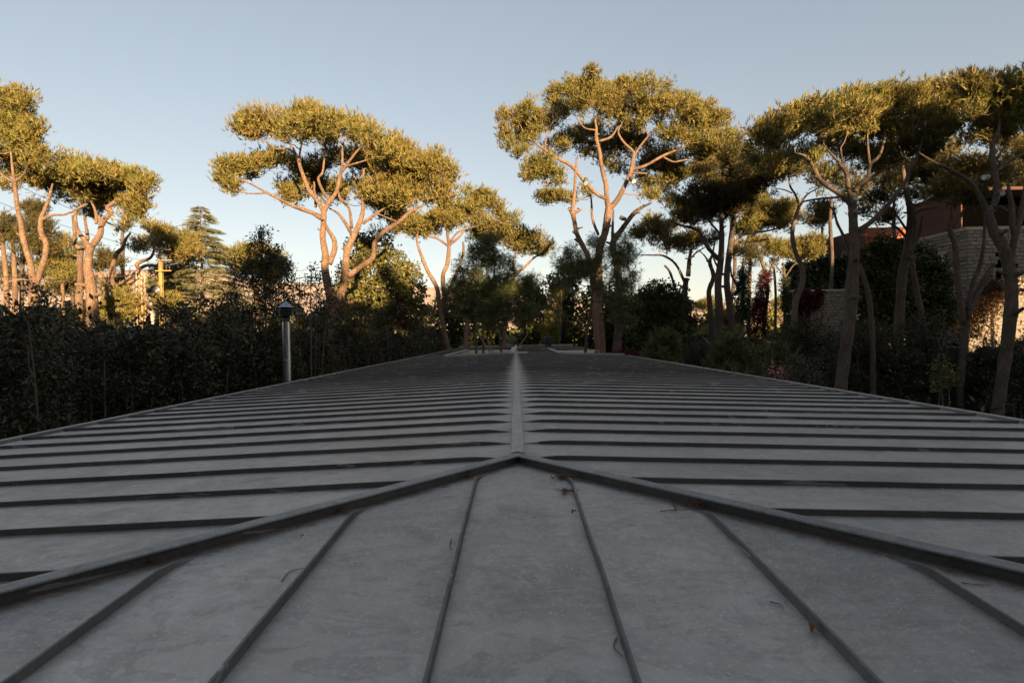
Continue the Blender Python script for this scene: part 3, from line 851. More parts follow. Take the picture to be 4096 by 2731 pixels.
# ------------------------------------------------------------------ stone pines, left to right
G_P = 'tall stone pines round the pavilion'
pine('tallest far left stone pine, two bare pale stems in a V', R1, 30, [
    [(195, 1330, 60), (192, 1250, 55), (190, 1180, 42)],
    [(190, 1200, 40), (175, 1080, 36), (150, 1000, 34), (130, 920, 34), (120, 850, 30), (100, 760, 25), (90, 680, 24), (80, 600, 20), (70, 520, 14), (60, 420, 10)],
    [(200, 1210, 38), (230, 1120, 33), (255, 1040, 32), (262, 960, 32), (235, 900, 30), (233, 830, 27), (258, 760, 22), (280, 700, 16), (300, 620, 10)],
    [(236, 825, 22), (300, 800, 17), (370, 795, 14), (440, 765, 12), (500, 735, 9)],
    [(90, 620, 14), (40, 590, 11), (0, 560, 9)], [(84, 610, 14), (130, 570, 11), (150, 530, 8)]],
    [(60, 120, 90, 45), (60, 190, 100, 60), (115, 170, 45, 55), (30, 290, 80, 70), (200, 320, 55, 50), (200, 385, 50, 35), (60, 370, 60, 40), (120, 395, 50, 30), (-50, 230, 80, 100), (-60, 380, 90, 80), (110, 270, 45, 60),
     (50, 460, 110, 50, 2), (100, 530, 110, 45, 2.5), (270, 455, 60, 40), (220, 500, 70, 45), (-40, 470, 80, 60, 1), (30, 640, 60, 30, 2)], group=G_P, stubs=4, base=(W(*R1(195, 1330), 30)[0], 30, 0))
pine('low flat crowned stone pine left of the yellow pole, lit forked trunk', R1, 33, [
    [(530, 1400, 75), (525, 1290, 65), (515, 1180, 58), (500, 1090, 50), (517, 970, 46)],
    [(510, 985, 34), (480, 940, 30), (440, 880, 22), (430, 800, 18), (440, 765, 14), (490, 735, 12)],
    [(525, 975, 38), (570, 910, 36), (578, 860, 34), (600, 820, 32), (635, 780, 28), (612, 760, 26), (650, 725, 22), (700, 690, 18), (750, 655, 14)],
    [(550, 850, 20), (545, 780, 16), (520, 720, 12)], [(580, 850, 22), (560, 800, 18)], [(700, 680, 12), (760, 672, 9), (810, 680, 7)], [(500, 940, 20), (490, 860, 16), (480, 800, 12)]],
    [(380, 500, 70, 35), (470, 540, 90, 50), (450, 620, 120, 60), (560, 560, 110, 50), (680, 555, 100, 42), (780, 600, 90, 50), (840, 650, 52, 55), (700, 620, 100, 45), (560, 650, 100, 38), (350, 580, 90, 50), (250, 600, 80, 50),
     (180, 600, 60, 35), (480, 690, 85, 26), (760, 720, 75, 35), (805, 760, 32, 38), (730, 765, 65, 50), (745, 840, 48, 34), (690, 872, 40, 20, 2), (560, 730, 90, 32, 4), (350, 690, 90, 45, 4), (640, 690, 60, 35, 4)], group=G_P, stubs=5)
pine('single pale straight pine stem just left of the forked trunk', R1, 35, [
    [(452, 1400, 44), (452, 1290, 42), (457, 1160, 36), (458, 1050, 32), (462, 1000, 28), (430, 965, 22), (426, 900, 14), (424, 850, 9)],
    [(465, 1005, 20), (500, 940, 16), (500, 880, 12)]], [], name='pine_stem', group=G_P, stubs=7)
pine('curving pine behind the yellow pole with crooked looping limbs', R1, 43, [
    [(700, 1430, 36), (690, 1360, 33), (668, 1280, 30), (650, 1210, 28), (635, 1130, 27), (650, 1060, 26), (668, 1015, 26), (700, 985, 22), (715, 940, 16), (745, 900, 12)],
    [(655, 1215, 18), (700, 1180, 16), (760, 1135, 14), (800, 1100, 12)],
    [(715, 1240, 28), (735, 1190, 28), (775, 1160, 27), (790, 1110, 26), (780, 1080, 24), (815, 1060, 22), (860, 1040, 18), (878, 990, 14), (850, 930, 9)],
    [(795, 1105, 24), (840, 1085, 22), (900, 1088, 20), (960, 1075, 14), (1040, 1062, 8)],
    [(690, 1400, 22), (705, 1320, 24), (715, 1240, 26)]],
    [(850, 870, 55, 32), (920, 895, 70, 40), (1000, 930, 80, 40), (1085, 945, 55, 42), (1065, 1010, 85, 42), (960, 980, 80, 36), (1000, 1045, 75, 22), (840, 960, 80, 42, 3), (775, 985, 60, 42, 3), (1110, 1010, 38, 28)], group=G_P, back_span=.6)
pine('low pad of pine foliage right of the yellow pole beneath the larger crown', R1, 47, [
    [(980, 1380, 20), (985, 1300, 18), (1000, 1220, 14), (990, 1170, 10)], [(985, 1250, 12), (930, 1220, 9), (900, 1190, 6)], [(990, 1240, 10), (1060, 1205, 7)]],
    [(1000, 1130, 90, 32), (925, 1160, 60, 26), (1070, 1160, 60, 26), (880, 1120, 45, 18), (1010, 1185, 80, 20)], group=G_P, back_span=.5)
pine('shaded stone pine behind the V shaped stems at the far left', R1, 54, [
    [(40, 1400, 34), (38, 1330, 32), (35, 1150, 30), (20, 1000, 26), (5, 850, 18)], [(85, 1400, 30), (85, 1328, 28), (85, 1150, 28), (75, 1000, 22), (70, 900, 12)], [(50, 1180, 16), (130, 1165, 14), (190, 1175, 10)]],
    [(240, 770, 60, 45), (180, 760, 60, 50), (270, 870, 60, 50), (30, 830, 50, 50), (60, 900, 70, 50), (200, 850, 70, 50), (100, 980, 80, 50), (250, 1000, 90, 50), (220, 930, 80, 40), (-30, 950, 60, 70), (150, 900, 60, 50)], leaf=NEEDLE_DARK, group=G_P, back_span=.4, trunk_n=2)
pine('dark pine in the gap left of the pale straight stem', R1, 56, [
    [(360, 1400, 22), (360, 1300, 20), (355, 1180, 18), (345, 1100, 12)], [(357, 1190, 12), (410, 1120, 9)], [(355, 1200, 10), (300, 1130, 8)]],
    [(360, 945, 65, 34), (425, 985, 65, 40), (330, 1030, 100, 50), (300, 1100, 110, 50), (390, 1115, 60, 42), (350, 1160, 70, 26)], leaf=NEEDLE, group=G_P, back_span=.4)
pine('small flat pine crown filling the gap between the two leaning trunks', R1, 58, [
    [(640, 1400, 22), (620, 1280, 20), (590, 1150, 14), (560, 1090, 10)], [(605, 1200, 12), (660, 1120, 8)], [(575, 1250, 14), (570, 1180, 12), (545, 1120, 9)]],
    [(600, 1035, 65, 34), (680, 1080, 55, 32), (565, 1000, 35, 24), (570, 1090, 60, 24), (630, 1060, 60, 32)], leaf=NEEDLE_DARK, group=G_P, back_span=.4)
for lab, y, l in (('round young pine under the looping limbs left of the brown mast', 38, [(640, 1320, 60, 50), (700, 1275, 70, 48), (780, 1290, 55, 50), (720, 1340, 100, 50), (610, 1350, 40, 40), (780, 1350, 50, 50)]),
                  ('round young pine in shade right of the yellow pole foot', 41, [(960, 1290, 55, 40), (910, 1280, 40, 35), (1000, 1310, 40, 35), (940, 1320, 70, 30)])):
    cx = sum(q[0] for q in l) / len(l)
    pine(lab, R1, y, [[(cx, 1450, 14), (cx + 5, 1350, 12), (cx, 1300, 7)]], l, name='young_pine', group='young pines among the shrubs', back_span=.5)
pine('broad umbrella stone pine left of the roof ridge', R2, 30, [
    [(770, 1330, 95), (768, 1270, 88), (765, 1225, 78)],
    [(755, 1235, 62), (725, 1110, 56), (712, 1020, 49), (715, 950, 46), (700, 860, 39), (705, 760, 38), (706, 705, 36)],
    [(775, 1240, 60), (815, 1130, 52), (830, 1020, 48), (840, 930, 44), (880, 840, 40), (915, 760, 34), (930, 690, 26), (926, 610, 20), (930, 540, 22), (935, 465, 14)],
    [(706, 712, 34), (680, 660, 30), (625, 590, 27), (595, 520, 25), (570, 450, 22), (550, 390, 18), (500, 350, 14), (430, 350, 12), (380, 310, 9)],
    [(552, 395, 16), (520, 330, 12), (460, 280, 9)], [(572, 450, 16), (570, 370, 14), (590, 280, 9)],
    [(706, 712, 32), (740, 650, 30), (780, 590, 26), (800, 500, 24), (830, 450, 20), (890, 370, 16), (930, 330, 9)],
    [(802, 500, 18), (812, 420, 16), (812, 335, 11)], [(742, 652, 22), (700, 590, 19), (675, 520, 17), (700, 480, 14), (712, 360, 11)], [(832, 450, 14), (900, 430, 12), (1000, 400, 8)],
    [(690, 745, 32), (640, 715, 27), (540, 680, 23), (440, 630, 19), (380, 600, 16), (300, 555, 12), (230, 525, 10), (170, 500, 6)], [(382, 602, 12), (290, 605, 8), (210, 590, 6)],
    [(735, 1010, 40), (766, 930, 37), (765, 870, 31), (735, 820, 24), (722, 795, 20), (706, 760, 18)],
    [(872, 845, 26, .3), (830, 775, 21, .8), (790, 720, 17, 1.2), (740, 690, 10, 1.5)], [(865, 800, 22, .5), (850, 690, 17, 1), (800, 640, 14, 1.4), (790, 590, 9, 1.6)],
    [(928, 775, 24), (990, 730, 18), (1050, 690, 11)],
    [(845, 1075, 42), (920, 1020, 35), (985, 970, 35), (1000, 880, 31), (1050, 820, 28), (1130, 770, 26), (1200, 710, 22), (1260, 680, 14), (1330, 640, 9)], [(1130, 768, 12), (1060, 740, 10), (990, 710, 7)],
    [(650, 540, 14, 1.5), (655, 600, 16, 1), (660, 680, 18, .3)]],
    [(225, 230, 42, 38), (320, 200, 70, 45), (280, 280, 50, 32), (430, 190, 95, 50), (560, 185, 110, 55), (690, 195, 110, 60), (620, 265, 140, 55), (820, 215, 100, 60), (940, 280, 90, 52), (740, 320, 80, 40), (430, 280, 80, 40), (660, 150, 60, 30), (560, 150, 50, 30), (285, 175, 22, 28), (330, 225, 120, 36, 1.2), (620, 205, 210, 52, 1.5), (870, 262, 180, 56, 1.5), (1070, 375, 160, 60, 1), (1240, 490, 165, 72, .6), (1160, 590, 180, 56, 1), (230, 480, 120, 34, 1),
     (1050, 330, 100, 62), (1170, 400, 110, 66), (1280, 470, 115, 76), (1390, 550, 95, 76), (1150, 490, 135, 66), (1030, 465, 70, 55), (1000, 590, 110, 55), (1150, 610, 120, 60), (1280, 640, 120, 52), (1420, 640, 75, 50), (1090, 680, 65, 24), (925, 620, 55, 32), (1320, 390, 60, 36), (1400, 460, 40, 30),
     (140, 460, 42, 36), (210, 445, 52, 34), (330, 445, 55, 42), (130, 555, 32, 38), (200, 580, 50, 28), (410, 420, 55, 45), (480, 560, 75, 34, 2), (510, 635, 85, 30, 2), (560, 620, 80, 38, 3),
     (560, 470, 110, 60, 4), (700, 430, 120, 60, 4), (850, 560, 100, 65, 4), (780, 630, 85, 38, 4), (960, 450, 70, 50, 3), (620, 540, 100, 45, 5), (1060, 740, 60, 28, 3)], group=G_P, stubs=4, backs=.5, dens=1.15, base=(W(*R2(770, 1330), 30)[0], 30, 0))
pine('shaded pine with leaning trunk behind the umbrella pine, right of its foot', R2, 43, [
    [(1415, 1495, 38), (1390, 1380, 33), (1365, 1240, 31), (1350, 1140, 29), (1300, 1050, 24), (1275, 990, 22), (1240, 890, 15), (1240, 830, 11)],
    [(1400, 1260, 30), (1385, 1080, 28), (1410, 1010, 27), (1420, 900, 22), (1410, 820, 16), (1430, 730, 10)], [(1418, 905, 18), (1350, 860, 14), (1280, 850, 9)], [(1420, 900, 18), (1480, 850, 15), (1520, 790, 10)], [(1425, 880, 14), (1480, 820, 12), (1580, 790, 8)],
    [(1400, 1200, 24), (1450, 1090, 22), (1500, 950, 18), (1500, 880, 12)]],
    [(1560, 595, 65, 32), (1640, 635, 65, 42), (1600, 715, 90, 48), (1500, 700, 80, 40), (1450, 780, 95, 40), (1250, 800, 110, 38), (1130, 800, 65, 38), (1600, 785, 75, 38), (1350, 750, 90, 42), (1180, 745, 80, 34), (1400, 690, 70, 40), (1690, 690, 65, 50), (1750, 750, 65, 50), (1770, 820, 50, 36), (1670, 800, 70, 45)], leaf=NEEDLE, group=G_P, dens=1.0, back_span=.6)
pine('lower pine crown stepping down between the umbrella pine and the tall central pine', R3, 50, [
    [(285, 1450, 24), (295, 1280, 22), (325, 1130, 19), (390, 1070, 15), (440, 1020, 11), (480, 1005, 6)], [(340, 1120, 14), (330, 1050, 12), (350, 990, 8)]],
    [(330, 875, 80, 40), (430, 915, 85, 42), (505, 965, 50, 35), (370, 965, 80, 34), (475, 1000, 60, 18), (270, 920, 60, 42)], group=G_P, back_span=.5)
pine('tallest central stone pine right of the ridge with a wide fan of limbs', R3, 40, [
    [(790, 1515, 62), (782, 1400, 58), (775, 1290, 56), (775, 1180, 54), (775, 1050, 50), (785, 960, 46), (810, 890, 43), (825, 800, 43), (830, 755, 43)],
    [(830, 760, 34), (820, 715, 31), (815, 640, 28), (795, 560, 25), (780, 460, 22), (765, 400, 21), (765, 345, 18), (760, 300, 11), (782, 250, 7)],
    [(818, 712, 22), (770, 690, 21), (700, 620, 21), (640, 545, 22), (560, 500, 20), (500, 460, 17), (430, 410, 12), (380, 360, 7)], [(500, 462, 12), (500, 410, 10), (520, 360, 7)],
    [(835, 765, 34), (880, 710, 30), (920, 630, 27), (945, 570, 26), (955, 510, 22), (960, 470, 18), (910, 420, 14), (880, 370, 12), (890, 330, 7)],
    [(945, 560, 20), (1020, 540, 17), (1110, 490, 16), (1180, 460, 12), (1230, 440, 7)], [(960, 490, 16), (1000, 430, 13), (1060, 360, 10), (1100, 330, 6)],
    [(1115, 495, 12), (1170, 520, 10), (1240, 510, 9), (1330, 530, 5)], [(780, 412, 16), (840, 390, 14), (880, 335, 9)], [(762, 355, 11), (700, 340, 9), (650, 270, 6)], [(950, 578, 14), (1030, 580, 8)],
    [(775, 900, 19, 1), (745, 820, 15, 1.3), (740, 740, 12, 1.6), (735, 690, 8, 2)]],
    [(280, 300, 48, 50), (350, 275, 52, 42), (290, 395, 52, 52), (340, 475, 52, 42), (430, 240, 62, 50), (480, 340, 70, 42), (420, 410, 52, 34), (570, 170, 62, 60), (560, 275, 80, 52), (680, 125, 80, 50), (760, 125, 80, 50), (680, 225, 90, 52), (800, 205, 80, 50), (930, 115, 80, 50), (1000, 125, 42, 42), (900, 225, 80, 52), (1010, 240, 90, 50), (1120, 150, 52, 52), (1120, 255, 90, 60), (1230, 225, 70, 50), (1340, 245, 62, 40), (1400, 305, 70, 60), (1280, 325, 100, 60), (1150, 365, 105, 50), (1440, 395, 50, 60), (1360, 425, 70, 50), (1240, 420, 80, 40), (970, 305, 80, 40), (820, 285, 60, 32), (1400, 500, 42, 34), (1310, 565, 50, 24), (1250, 578, 34, 24), (400, 320, 115, 56, 1.5), (640, 195, 165, 56, 1.8), (900, 172, 180, 54, 1.8), (1140, 240, 170, 62, 1.5), (1370, 350, 105, 80, 1), (480, 575, 90, 38, 1),
     (440, 560, 52, 42), (420, 610, 42, 32), (520, 580, 60, 42), (560, 630, 50, 32), (480, 510, 60, 32), (620, 400, 95, 50, 5), (760, 470, 95, 50, 5), (900, 430, 95, 58, 5), (1020, 420, 90, 50, 5), (1060, 540, 95, 50, 4), (1150, 560, 90, 50, 4), (1000, 620, 80, 50, 5), (720, 670, 60, 32, 5), (880, 560, 90, 42, 5), (1120, 640, 80, 50, 4), (1200, 600, 70, 58, 4), (560, 450, 80, 34, 3), (1040, 700, 50, 36)], group=G_P, stubs=6, backs=.45, dens=1.15)
pine('bare forked pine stem with sawn stubs on the left flank of the tall central pine', R3, 38, [
    [(775, 1515, 36), (760, 1350, 34), (745, 1150, 33), (722, 1020, 32), (700, 970, 31), (665, 900, 29), (650, 830, 27), (641, 765, 25), (650, 690, 19), (655, 600, 15), (662, 500, 8)],
    [(641, 800, 20), (626, 765, 17)], [(650, 790, 18), (682, 768, 15)], [(666, 905, 14), (640, 882, 12)], [(685, 945, 16), (650, 922, 14)], [(650, 720, 9), (605, 708, 5)], [(655, 720, 8), (725, 715, 5)]], [], name='pine_stem', group=G_P, stubs=5)
pine('thick second trunk standing right behind the tall central pine', R3, 41, [
    [(872, 1515, 56), (878, 1400, 50), (885, 1200, 46), (872, 1050, 42), (850, 950, 37), (900, 870, 31), (960, 790, 26), (1000, 760, 18), (1050, 735, 9)], [(850, 955, 22), (850, 860, 15), (855, 770, 9)]], [(1090, 690, 70, 40, 2), (1150, 720, 60, 36, 3)], name='stone_pine', group=G_P, stubs=6, bark=BARK_GREY)
# middle right
pine('pale forked pine on the open gap, leftmost trunk of the right hand grove', R5, 50, [
    [(358, 900, 46), (350, 800, 44), (340, 700, 42), (352, 540, 40), (362, 460, 34)], [(350, 480, 22), (300, 380, 17), (230, 330, 14), (160, 325, 10), (95, 325, 7)], [(372, 450, 32), (380, 350, 26), (392, 290, 13)],
    [(325, 620, 22), (290, 500, 18), (262, 420, 17), (232, 385, 13)], [(375, 360, 12), (420, 310, 10), (470, 280, 7)]],
    [(110, 220, 60, 45), (150, 120, 60, 50), (230, 160, 80, 50), (330, 50, 55, 50), (250, 270, 90, 35), (340, 250, 90, 45), (420, 220, 80, 45), (180, 200, 70, 45), (60, 190, 40, 40)], group=G_P, bark=BARK_GREY, stubs=8, back_span=.7)
pine('stout grey pine trunk with a knob, second of the right hand grove', R5, 42, [
    [(542, 900, 66), (548, 780, 60), (558, 680, 56), (548, 500, 47), (565, 350, 43), (570, 200, 36), (565, 60, 26), (560, -60, 16)], [(552, 350, 32), (480, 270, 25), (430, 180, 21), (330, 150, 16), (260, 120, 9)], [(548, 400, 14), (520, 340, 11)], [(570, 210, 18), (500, 130, 14), (450, 60, 9)], [(545, 690, 26), (530, 640, 22)]],
    [(300, 40, 80, 55), (420, 60, 90, 50), (560, 40, 100, 50), (430, -30, 100, 55), (560, -60, 110, 60), (680, -20, 100, 55), (700, 60, 90, 45), (380, 130, 70, 35), (640, -110, 100, 50), (480, -110, 90, 50), (760, -80, 90, 60)], leaf=NEEDLE_DARK, group=G_P, bark=BARK_GREY, stubs=5, back_span=.8)
pine('grey pine trunk swaying right, third of the right hand grove', R5, 44, [
    [(640, 900, 42), (638, 790, 42), (618, 650, 42), (600, 480, 41), (610, 350, 39), (630, 200, 36), (640, 80, 30), (620, 0, 20), (600, -80, 12)], [(640, 265, 24), (700, 205, 18), (850, 180, 12), (950, 150, 7)], [(645, 240, 18), (720, 250, 14), (850, 230, 9)], [(635, 130, 16), (700, 60, 13), (760, 20, 8)]],
    [(760, 110, 80, 35), (880, 150, 90, 32), (700, 160, 80, 30), (860, 80, 90, 45), (940, 40, 90, 50), (820, 10, 90, 50), (960, 110, 70, 40)], leaf=NEEDLE, group=G_P, bark=BARK_GREY, stubs=4, back_span=.7)
pine('thin kinked grey trunk between the forked pine and the stout one', R5, 49, [
    [(512, 900, 40), (512, 760, 38), (498, 600, 35), (496, 530, 34), (522, 450, 31), (500, 370, 25), (515, 320, 14), (530, 250, 9)], [(498, 375, 14), (470, 330, 10), (440, 300, 7)]],
    [(440, 250, 70, 32), (520, 230, 60, 30)], leaf=NEEDLE_DARK, group=G_P, bark=BARK_GREY, stubs=5, back_span=.4)
pine('dark trunk feathered with ivy up to its crown', R5, 51, [
    [(690, 860, 28), (690, 740, 26), (695, 560, 22), (695, 400, 20), (708, 325, 13)], [(640, 560, 22), (665, 520, 20), (630, 450, 14), (625, 400, 10)], [(660, 530, 18), (690, 470, 12)]],
    [(700, 300, 80, 35), (640, 330, 50, 25), (760, 330, 60, 30)], leaf=NEEDLE_DARK, group=G_P, bark=BARK_DARK, back_span=.4, stubs=4)
pine('crooked pine rising out of the red creeper', R5, 55, [
    [(820, 860, 26), (820, 700, 25), (840, 560, 24), (838, 470, 25), (805, 360, 21), (790, 310, 15), (770, 280, 11)], [(838, 470, 16), (860, 400, 12), (900, 340, 8)], [(800, 340, 12), (840, 300, 10), (900, 280, 6)]],
    [(730, 260, 70, 32), (810, 240, 80, 34), (900, 270, 80, 30), (860, 320, 80, 26), (760, 380, 60, 25, 3)], group=G_P, bark=BARK_GREY, stubs=4, back_span=.5)
pine('slim straight stem studded with stubs on the open gap', R5, 56, [
    [(885, 860, 20), (886, 700, 19), (888, 560, 17), (880, 430, 16), (870, 385, 10)]], [(880, 380, 50, 22)], name='pine_stem', group=G_P, bark=BARK_DARK, stubs=0, back_span=.3)
pine('slender forked pine wrapped in ivy nearest the stone wall', R5, 55, [
    [(945, 860, 26), (942, 690, 22), (945, 560, 17), (940, 450, 16), (932, 370, 11)], [(942, 460, 12), (980, 400, 10), (1010, 370, 6)], [(938, 440, 10), (900, 400, 8), (880, 370, 5)]],
    [(950, 320, 70, 36), (1040, 260, 80, 40), (1110, 290, 70, 40), (1060, 330, 90, 34), (1000, 290, 60, 34), (1130, 230, 50, 34)], group=G_P, bark=BARK_GREY, stubs=3, back_span=.4)
pine('dark S shaped pine trunk at the end of the red creeper wall', R4, 37, [
    [(405, 1700, 40), (412, 1560, 36), (425, 1420, 38), (462, 1320, 38), (458, 1220, 33), (420, 1130, 30), (402, 1020, 28), (425, 920, 26), (445, 850, 22)], [(447, 860, 20), (420, 790, 15), (390, 740, 13), (380, 670, 9)], [(450, 850, 16), (490, 790, 12), (575, 740, 7)], [(400, 780, 10), (350, 760, 8), (290, 750, 5)]],
    [(350, 660, 90, 40), (470, 640, 60, 32), (240, 700, 90, 40), (300, 600, 100, 48), (170, 640, 90, 55), (100, 700, 80, 60), (60, 620, 80, 60), (20, 540, 60, 60), (140, 560, 80, 45)], leaf=NEEDLE_DARK, group=G_P, bark=BARK_DARK, stubs=4, back_span=.8)
pine('bluish green pine crown peeping over the brown clad block', R4, 62, [
    [(590, 1300, 22), (585, 1150, 20), (580, 980, 14)]], [(540, 880, 70, 40), (600, 855, 50, 30), (490, 935, 70, 40), (560, 950, 60, 40), (620, 900, 40, 30)], leaf=NEEDLE_DARK, group=G_P, back_span=.4)
pine('sunlit pine crown left of the ivy covered block', R4, 66, [
    [(520, 1420, 18), (525, 1280, 16), (520, 1180, 10)], [(525, 1270, 10), (560, 1200, 7)]], [(500, 1090, 75, 34), (560, 1080, 50, 32), (450, 1120, 55, 26), (530, 1150, 60, 30), (560, 1120, 45, 30)], group=G_P, back_span=.4)
pine('large right hand stone pine, wide flat crown and stout furrowed trunk near the eave', R4, 27, [
    [(688, 1960, 84), (715, 1750, 76), (740, 1560, 76), (755, 1430, 84), (760, 1300, 80), (768, 1200, 66), (775, 1100, 61), (768, 1000, 60), (762, 880, 55), (752, 800, 42)],
    [(748, 845, 34), (690, 790, 32), (600, 730, 31), (560, 690, 28), (520, 610, 24), (480, 560, 16), (420, 540, 9)], [(752, 805, 38), (736, 740, 28), (725, 660, 28), (690, 610, 20), (630, 540, 14), (590, 490, 7)], [(726, 665, 20), (702, 600, 16), (690, 510, 11)],
    [(757, 805, 36), (800, 740, 30), (850, 690, 26), (870, 610, 24), (920, 560, 20), (950, 470, 16), (955, 430, 9)], [(866, 620, 20), (856, 540, 16), (850, 450, 13)], [(800, 752, 24), (900, 670, 20), (990, 620, 14), (1060, 590, 7)],
    [(790, 1005, 36), (850, 970, 36), (940, 890, 34), (1020, 790, 30), (1080, 710, 26), (1110, 620, 24), (1150, 560, 20), (1182, 450, 11)], [(682, 805, 16), (560, 815, 14), (475, 830, 11), (450, 850, 8)], [(1115, 610, 15), (1060, 560, 12), (1040, 500, 8)],
    [(770, 1180, 24, .3), (740, 1120, 20, .3), (700, 1020, 19, .3), (670, 960, 17, .3), (650, 890, 14, .3), (618, 850, 8, .3)], [(775, 1420, 40), (810, 1395, 30)]],
    [(190, 440, 52, 48), (260, 395, 70, 58), (330, 335, 62, 40), (420, 315, 80, 58), (520, 275, 80, 50), (640, 248, 90, 50), (760, 222, 100, 50), (880, 212, 100, 50), (1000, 202, 100, 50), (1100, 205, 80, 40), (1200, 170, 70, 42), (1300, 160, 80, 42), (1380, 200, 60, 50), (1380, 290, 52, 52), (1300, 270, 100, 66), (1180, 290, 100, 58), (1050, 310, 105, 58), (900, 310, 105, 66), (750, 330, 105, 66), (600, 350, 105, 58), (480, 385, 90, 50), (340, 430, 100, 50), (230, 500, 90, 34), (640, 420, 90, 34), (820, 410, 90, 34), (1000, 390, 100, 42), (1180, 395, 100, 42), (1330, 405, 90, 50), (1240, 460, 80, 34), (1390, 400, 42, 50), (300, 390, 130, 52, 1), (550, 300, 180, 56, 1.2), (850, 262, 200, 62, 1.2), (1140, 255, 200, 62, 1.2), (1330, 290, 100, 86, .8),
     (300, 580, 120, 50, 5), (150, 620, 100, 66, 4), (420, 560, 80, 42, 4), (700, 520, 130, 42, 5), (900, 550, 105, 42, 5), (1100, 520, 105, 50, 5), (545, 570, 32, 32), (1350, 520, 80, 50, 4), (300, 670, 80, 34, 6)], group=G_P, bark=BARK_GREY, stubs=5, backs=.6, fronts=.2, dens=1.15)
pine('leaning side stem splitting off beside the stout furrowed trunk', R4, 29, [
    [(880, 1620, 34), (870, 1480, 33), (850, 1350, 31), (820, 1260, 28), (800, 1200, 24)]], [], name='pine_stem', bark=BARK_GREY, group=G_P, stubs=4)
pine('tall dark trunk right of the stout furrowed one, lit stem fused to its side', R4, 33, [
    [(1035, 1750, 70), (1040, 1560, 62), (1050, 1400, 58), (1062, 1250, 55), (1090, 1100, 50), (1102, 1000, 45), (1108, 900, 40), (1090, 800, 36), (1070, 700, 28), (1060, 590, 16)],
    [(1095, 1180, 30, -.5), (1115, 1080, 26, -.5), (1132, 980, 23, -.5), (1130, 900, 20, -.5), (1120, 840, 14, -.5)], [(1105, 1130, 24, -.6), (1142, 1070, 21, -.6), (1165, 1000, 17, -.6), (1178, 920, 9, -.6)],
    [(1082, 1045, 20), (1030, 990, 17), (980, 960, 12), (900, 940, 7)], [(1130, 905, 16), (1180, 880, 13), (1270, 866, 7)], [(1085, 1000, 16), (1000, 880, 13), (940, 840, 8)]],
    [(1000, 700, 105, 42, 2), (880, 820, 90, 42, 4), (1150, 640, 105, 42, 2), (1250, 700, 100, 50, 2), (950, 920, 70, 28), (1200, 820, 80, 42, 2), (1000, 800, 90, 40, 3), (830, 900, 70, 34, 3), (1300, 620, 90, 45, 2)], group=G_P, bark=BARK_GREY, leaf=NEEDLE_DARK, stubs=4)
pine('slim pine stem to the right of the tall dark trunk, leaning left', R4, 34, [
    [(1190, 1650, 44), (1172, 1500, 40), (1142, 1350, 36), (1122, 1230, 34), (1112, 1150, 28)]], [], name='pine_stem', bark=BARK_GREY, group=G_P, stubs=5)
pine('small twin stemmed pine in front of the stone corner, lower trunk in sun', R4, 30, [
    [(1400, 2010, 46), (1402, 1960, 48), (1415, 1800, 50), (1430, 1650, 48), (1440, 1540, 46)], [(1428, 1560, 38), (1400, 1400, 34), (1386, 1220, 38), (1372, 1080, 36), (1345, 1000, 31), (1355, 900, 20), (1352, 860, 9)], [(1362, 990, 22), (1400, 930, 18), (1432, 865, 10)],
    [(1446, 1520, 40), (1500, 1400, 36), (1560, 1280, 34), (1610, 1200, 24)], [(1450, 1480, 34), (1480, 1320, 28), (1520, 1220, 26), (1542, 1120, 21), (1550, 1000, 17), (1552, 890, 11)]],
    [(1430, 830, 90, 34), (1330, 800, 80, 34), (1500, 820, 80, 34), (1400, 760, 100, 40, 2)], group=G_P, bark=BARK_GREY, leaf=NEEDLE_DARK, stubs=7, back_span=.5)
pine('rightmost big pine with twisted trunk against the pale stone wall', R4, 24, [
    [(1625, 2130, 72), (1630, 2060, 72), (1662, 1850, 72), (1695, 1600, 74), (1712, 1400, 76), (1700, 1250, 70), (1660, 1100, 68), (1602, 1000, 62), (1572, 900, 56), (1580, 860, 50)],
    [(1562, 880, 36), (1522, 800, 32), (1470, 720, 28), (1400, 670, 24), (1300, 620, 20), (1220, 580, 16), (1160, 540, 8)], [(1598, 870, 42), (1625, 780, 40), (1615, 680, 36), (1596, 560, 32), (1602, 480, 28), (1630, 420, 22), (1642, 330, 12)], [(1618, 655, 24), (1700, 590, 20), (1790, 540, 13)],
    [(1712, 1300, 44), (1704, 1200, 42), (1722, 1080, 41), (1752, 980, 37), (1772, 880, 36), (1792, 780, 30), (1800, 690, 22)], [(1735, 1060, 36), (1716, 960, 36), (1715, 870, 34), (1698, 780, 26), (1690, 720, 13)], [(1640, 860, 22), (1690, 890, 20)], [(1600, 600, 18), (1660, 520, 14), (1700, 440, 9)]],
    [(1425, 125, 34, 26), (1475, 170, 52, 42), (1560, 150, 80, 58), (1660, 125, 80, 58), (1760, 120, 70, 58), (1860, 150, 90, 66), (1525, 230, 70, 50), (1640, 240, 100, 50), (1760, 240, 100, 58), (1880, 280, 100, 66), (1485, 320, 42, 36), (1560, 310, 80, 34, 3), (1700, 320, 70, 34), (1780, 350, 60, 34),
     (1470, 470, 80, 50, 4), (1600, 460, 105, 60, 4), (1750, 480, 105, 60, 3), (1400, 660, 130, 60, 6), (1650, 700, 130, 60, 6), (1260, 780, 100, 40, 8), (1450, 780, 130, 45, 8), (1860, 600, 90, 100, 3), (1540, 600, 110, 60, 5)], group=G_P, bark=BARK_GREY, stubs=6, dens=1.1, base=(W(*R4(1625, 2130), 24)[0], 24, 0))
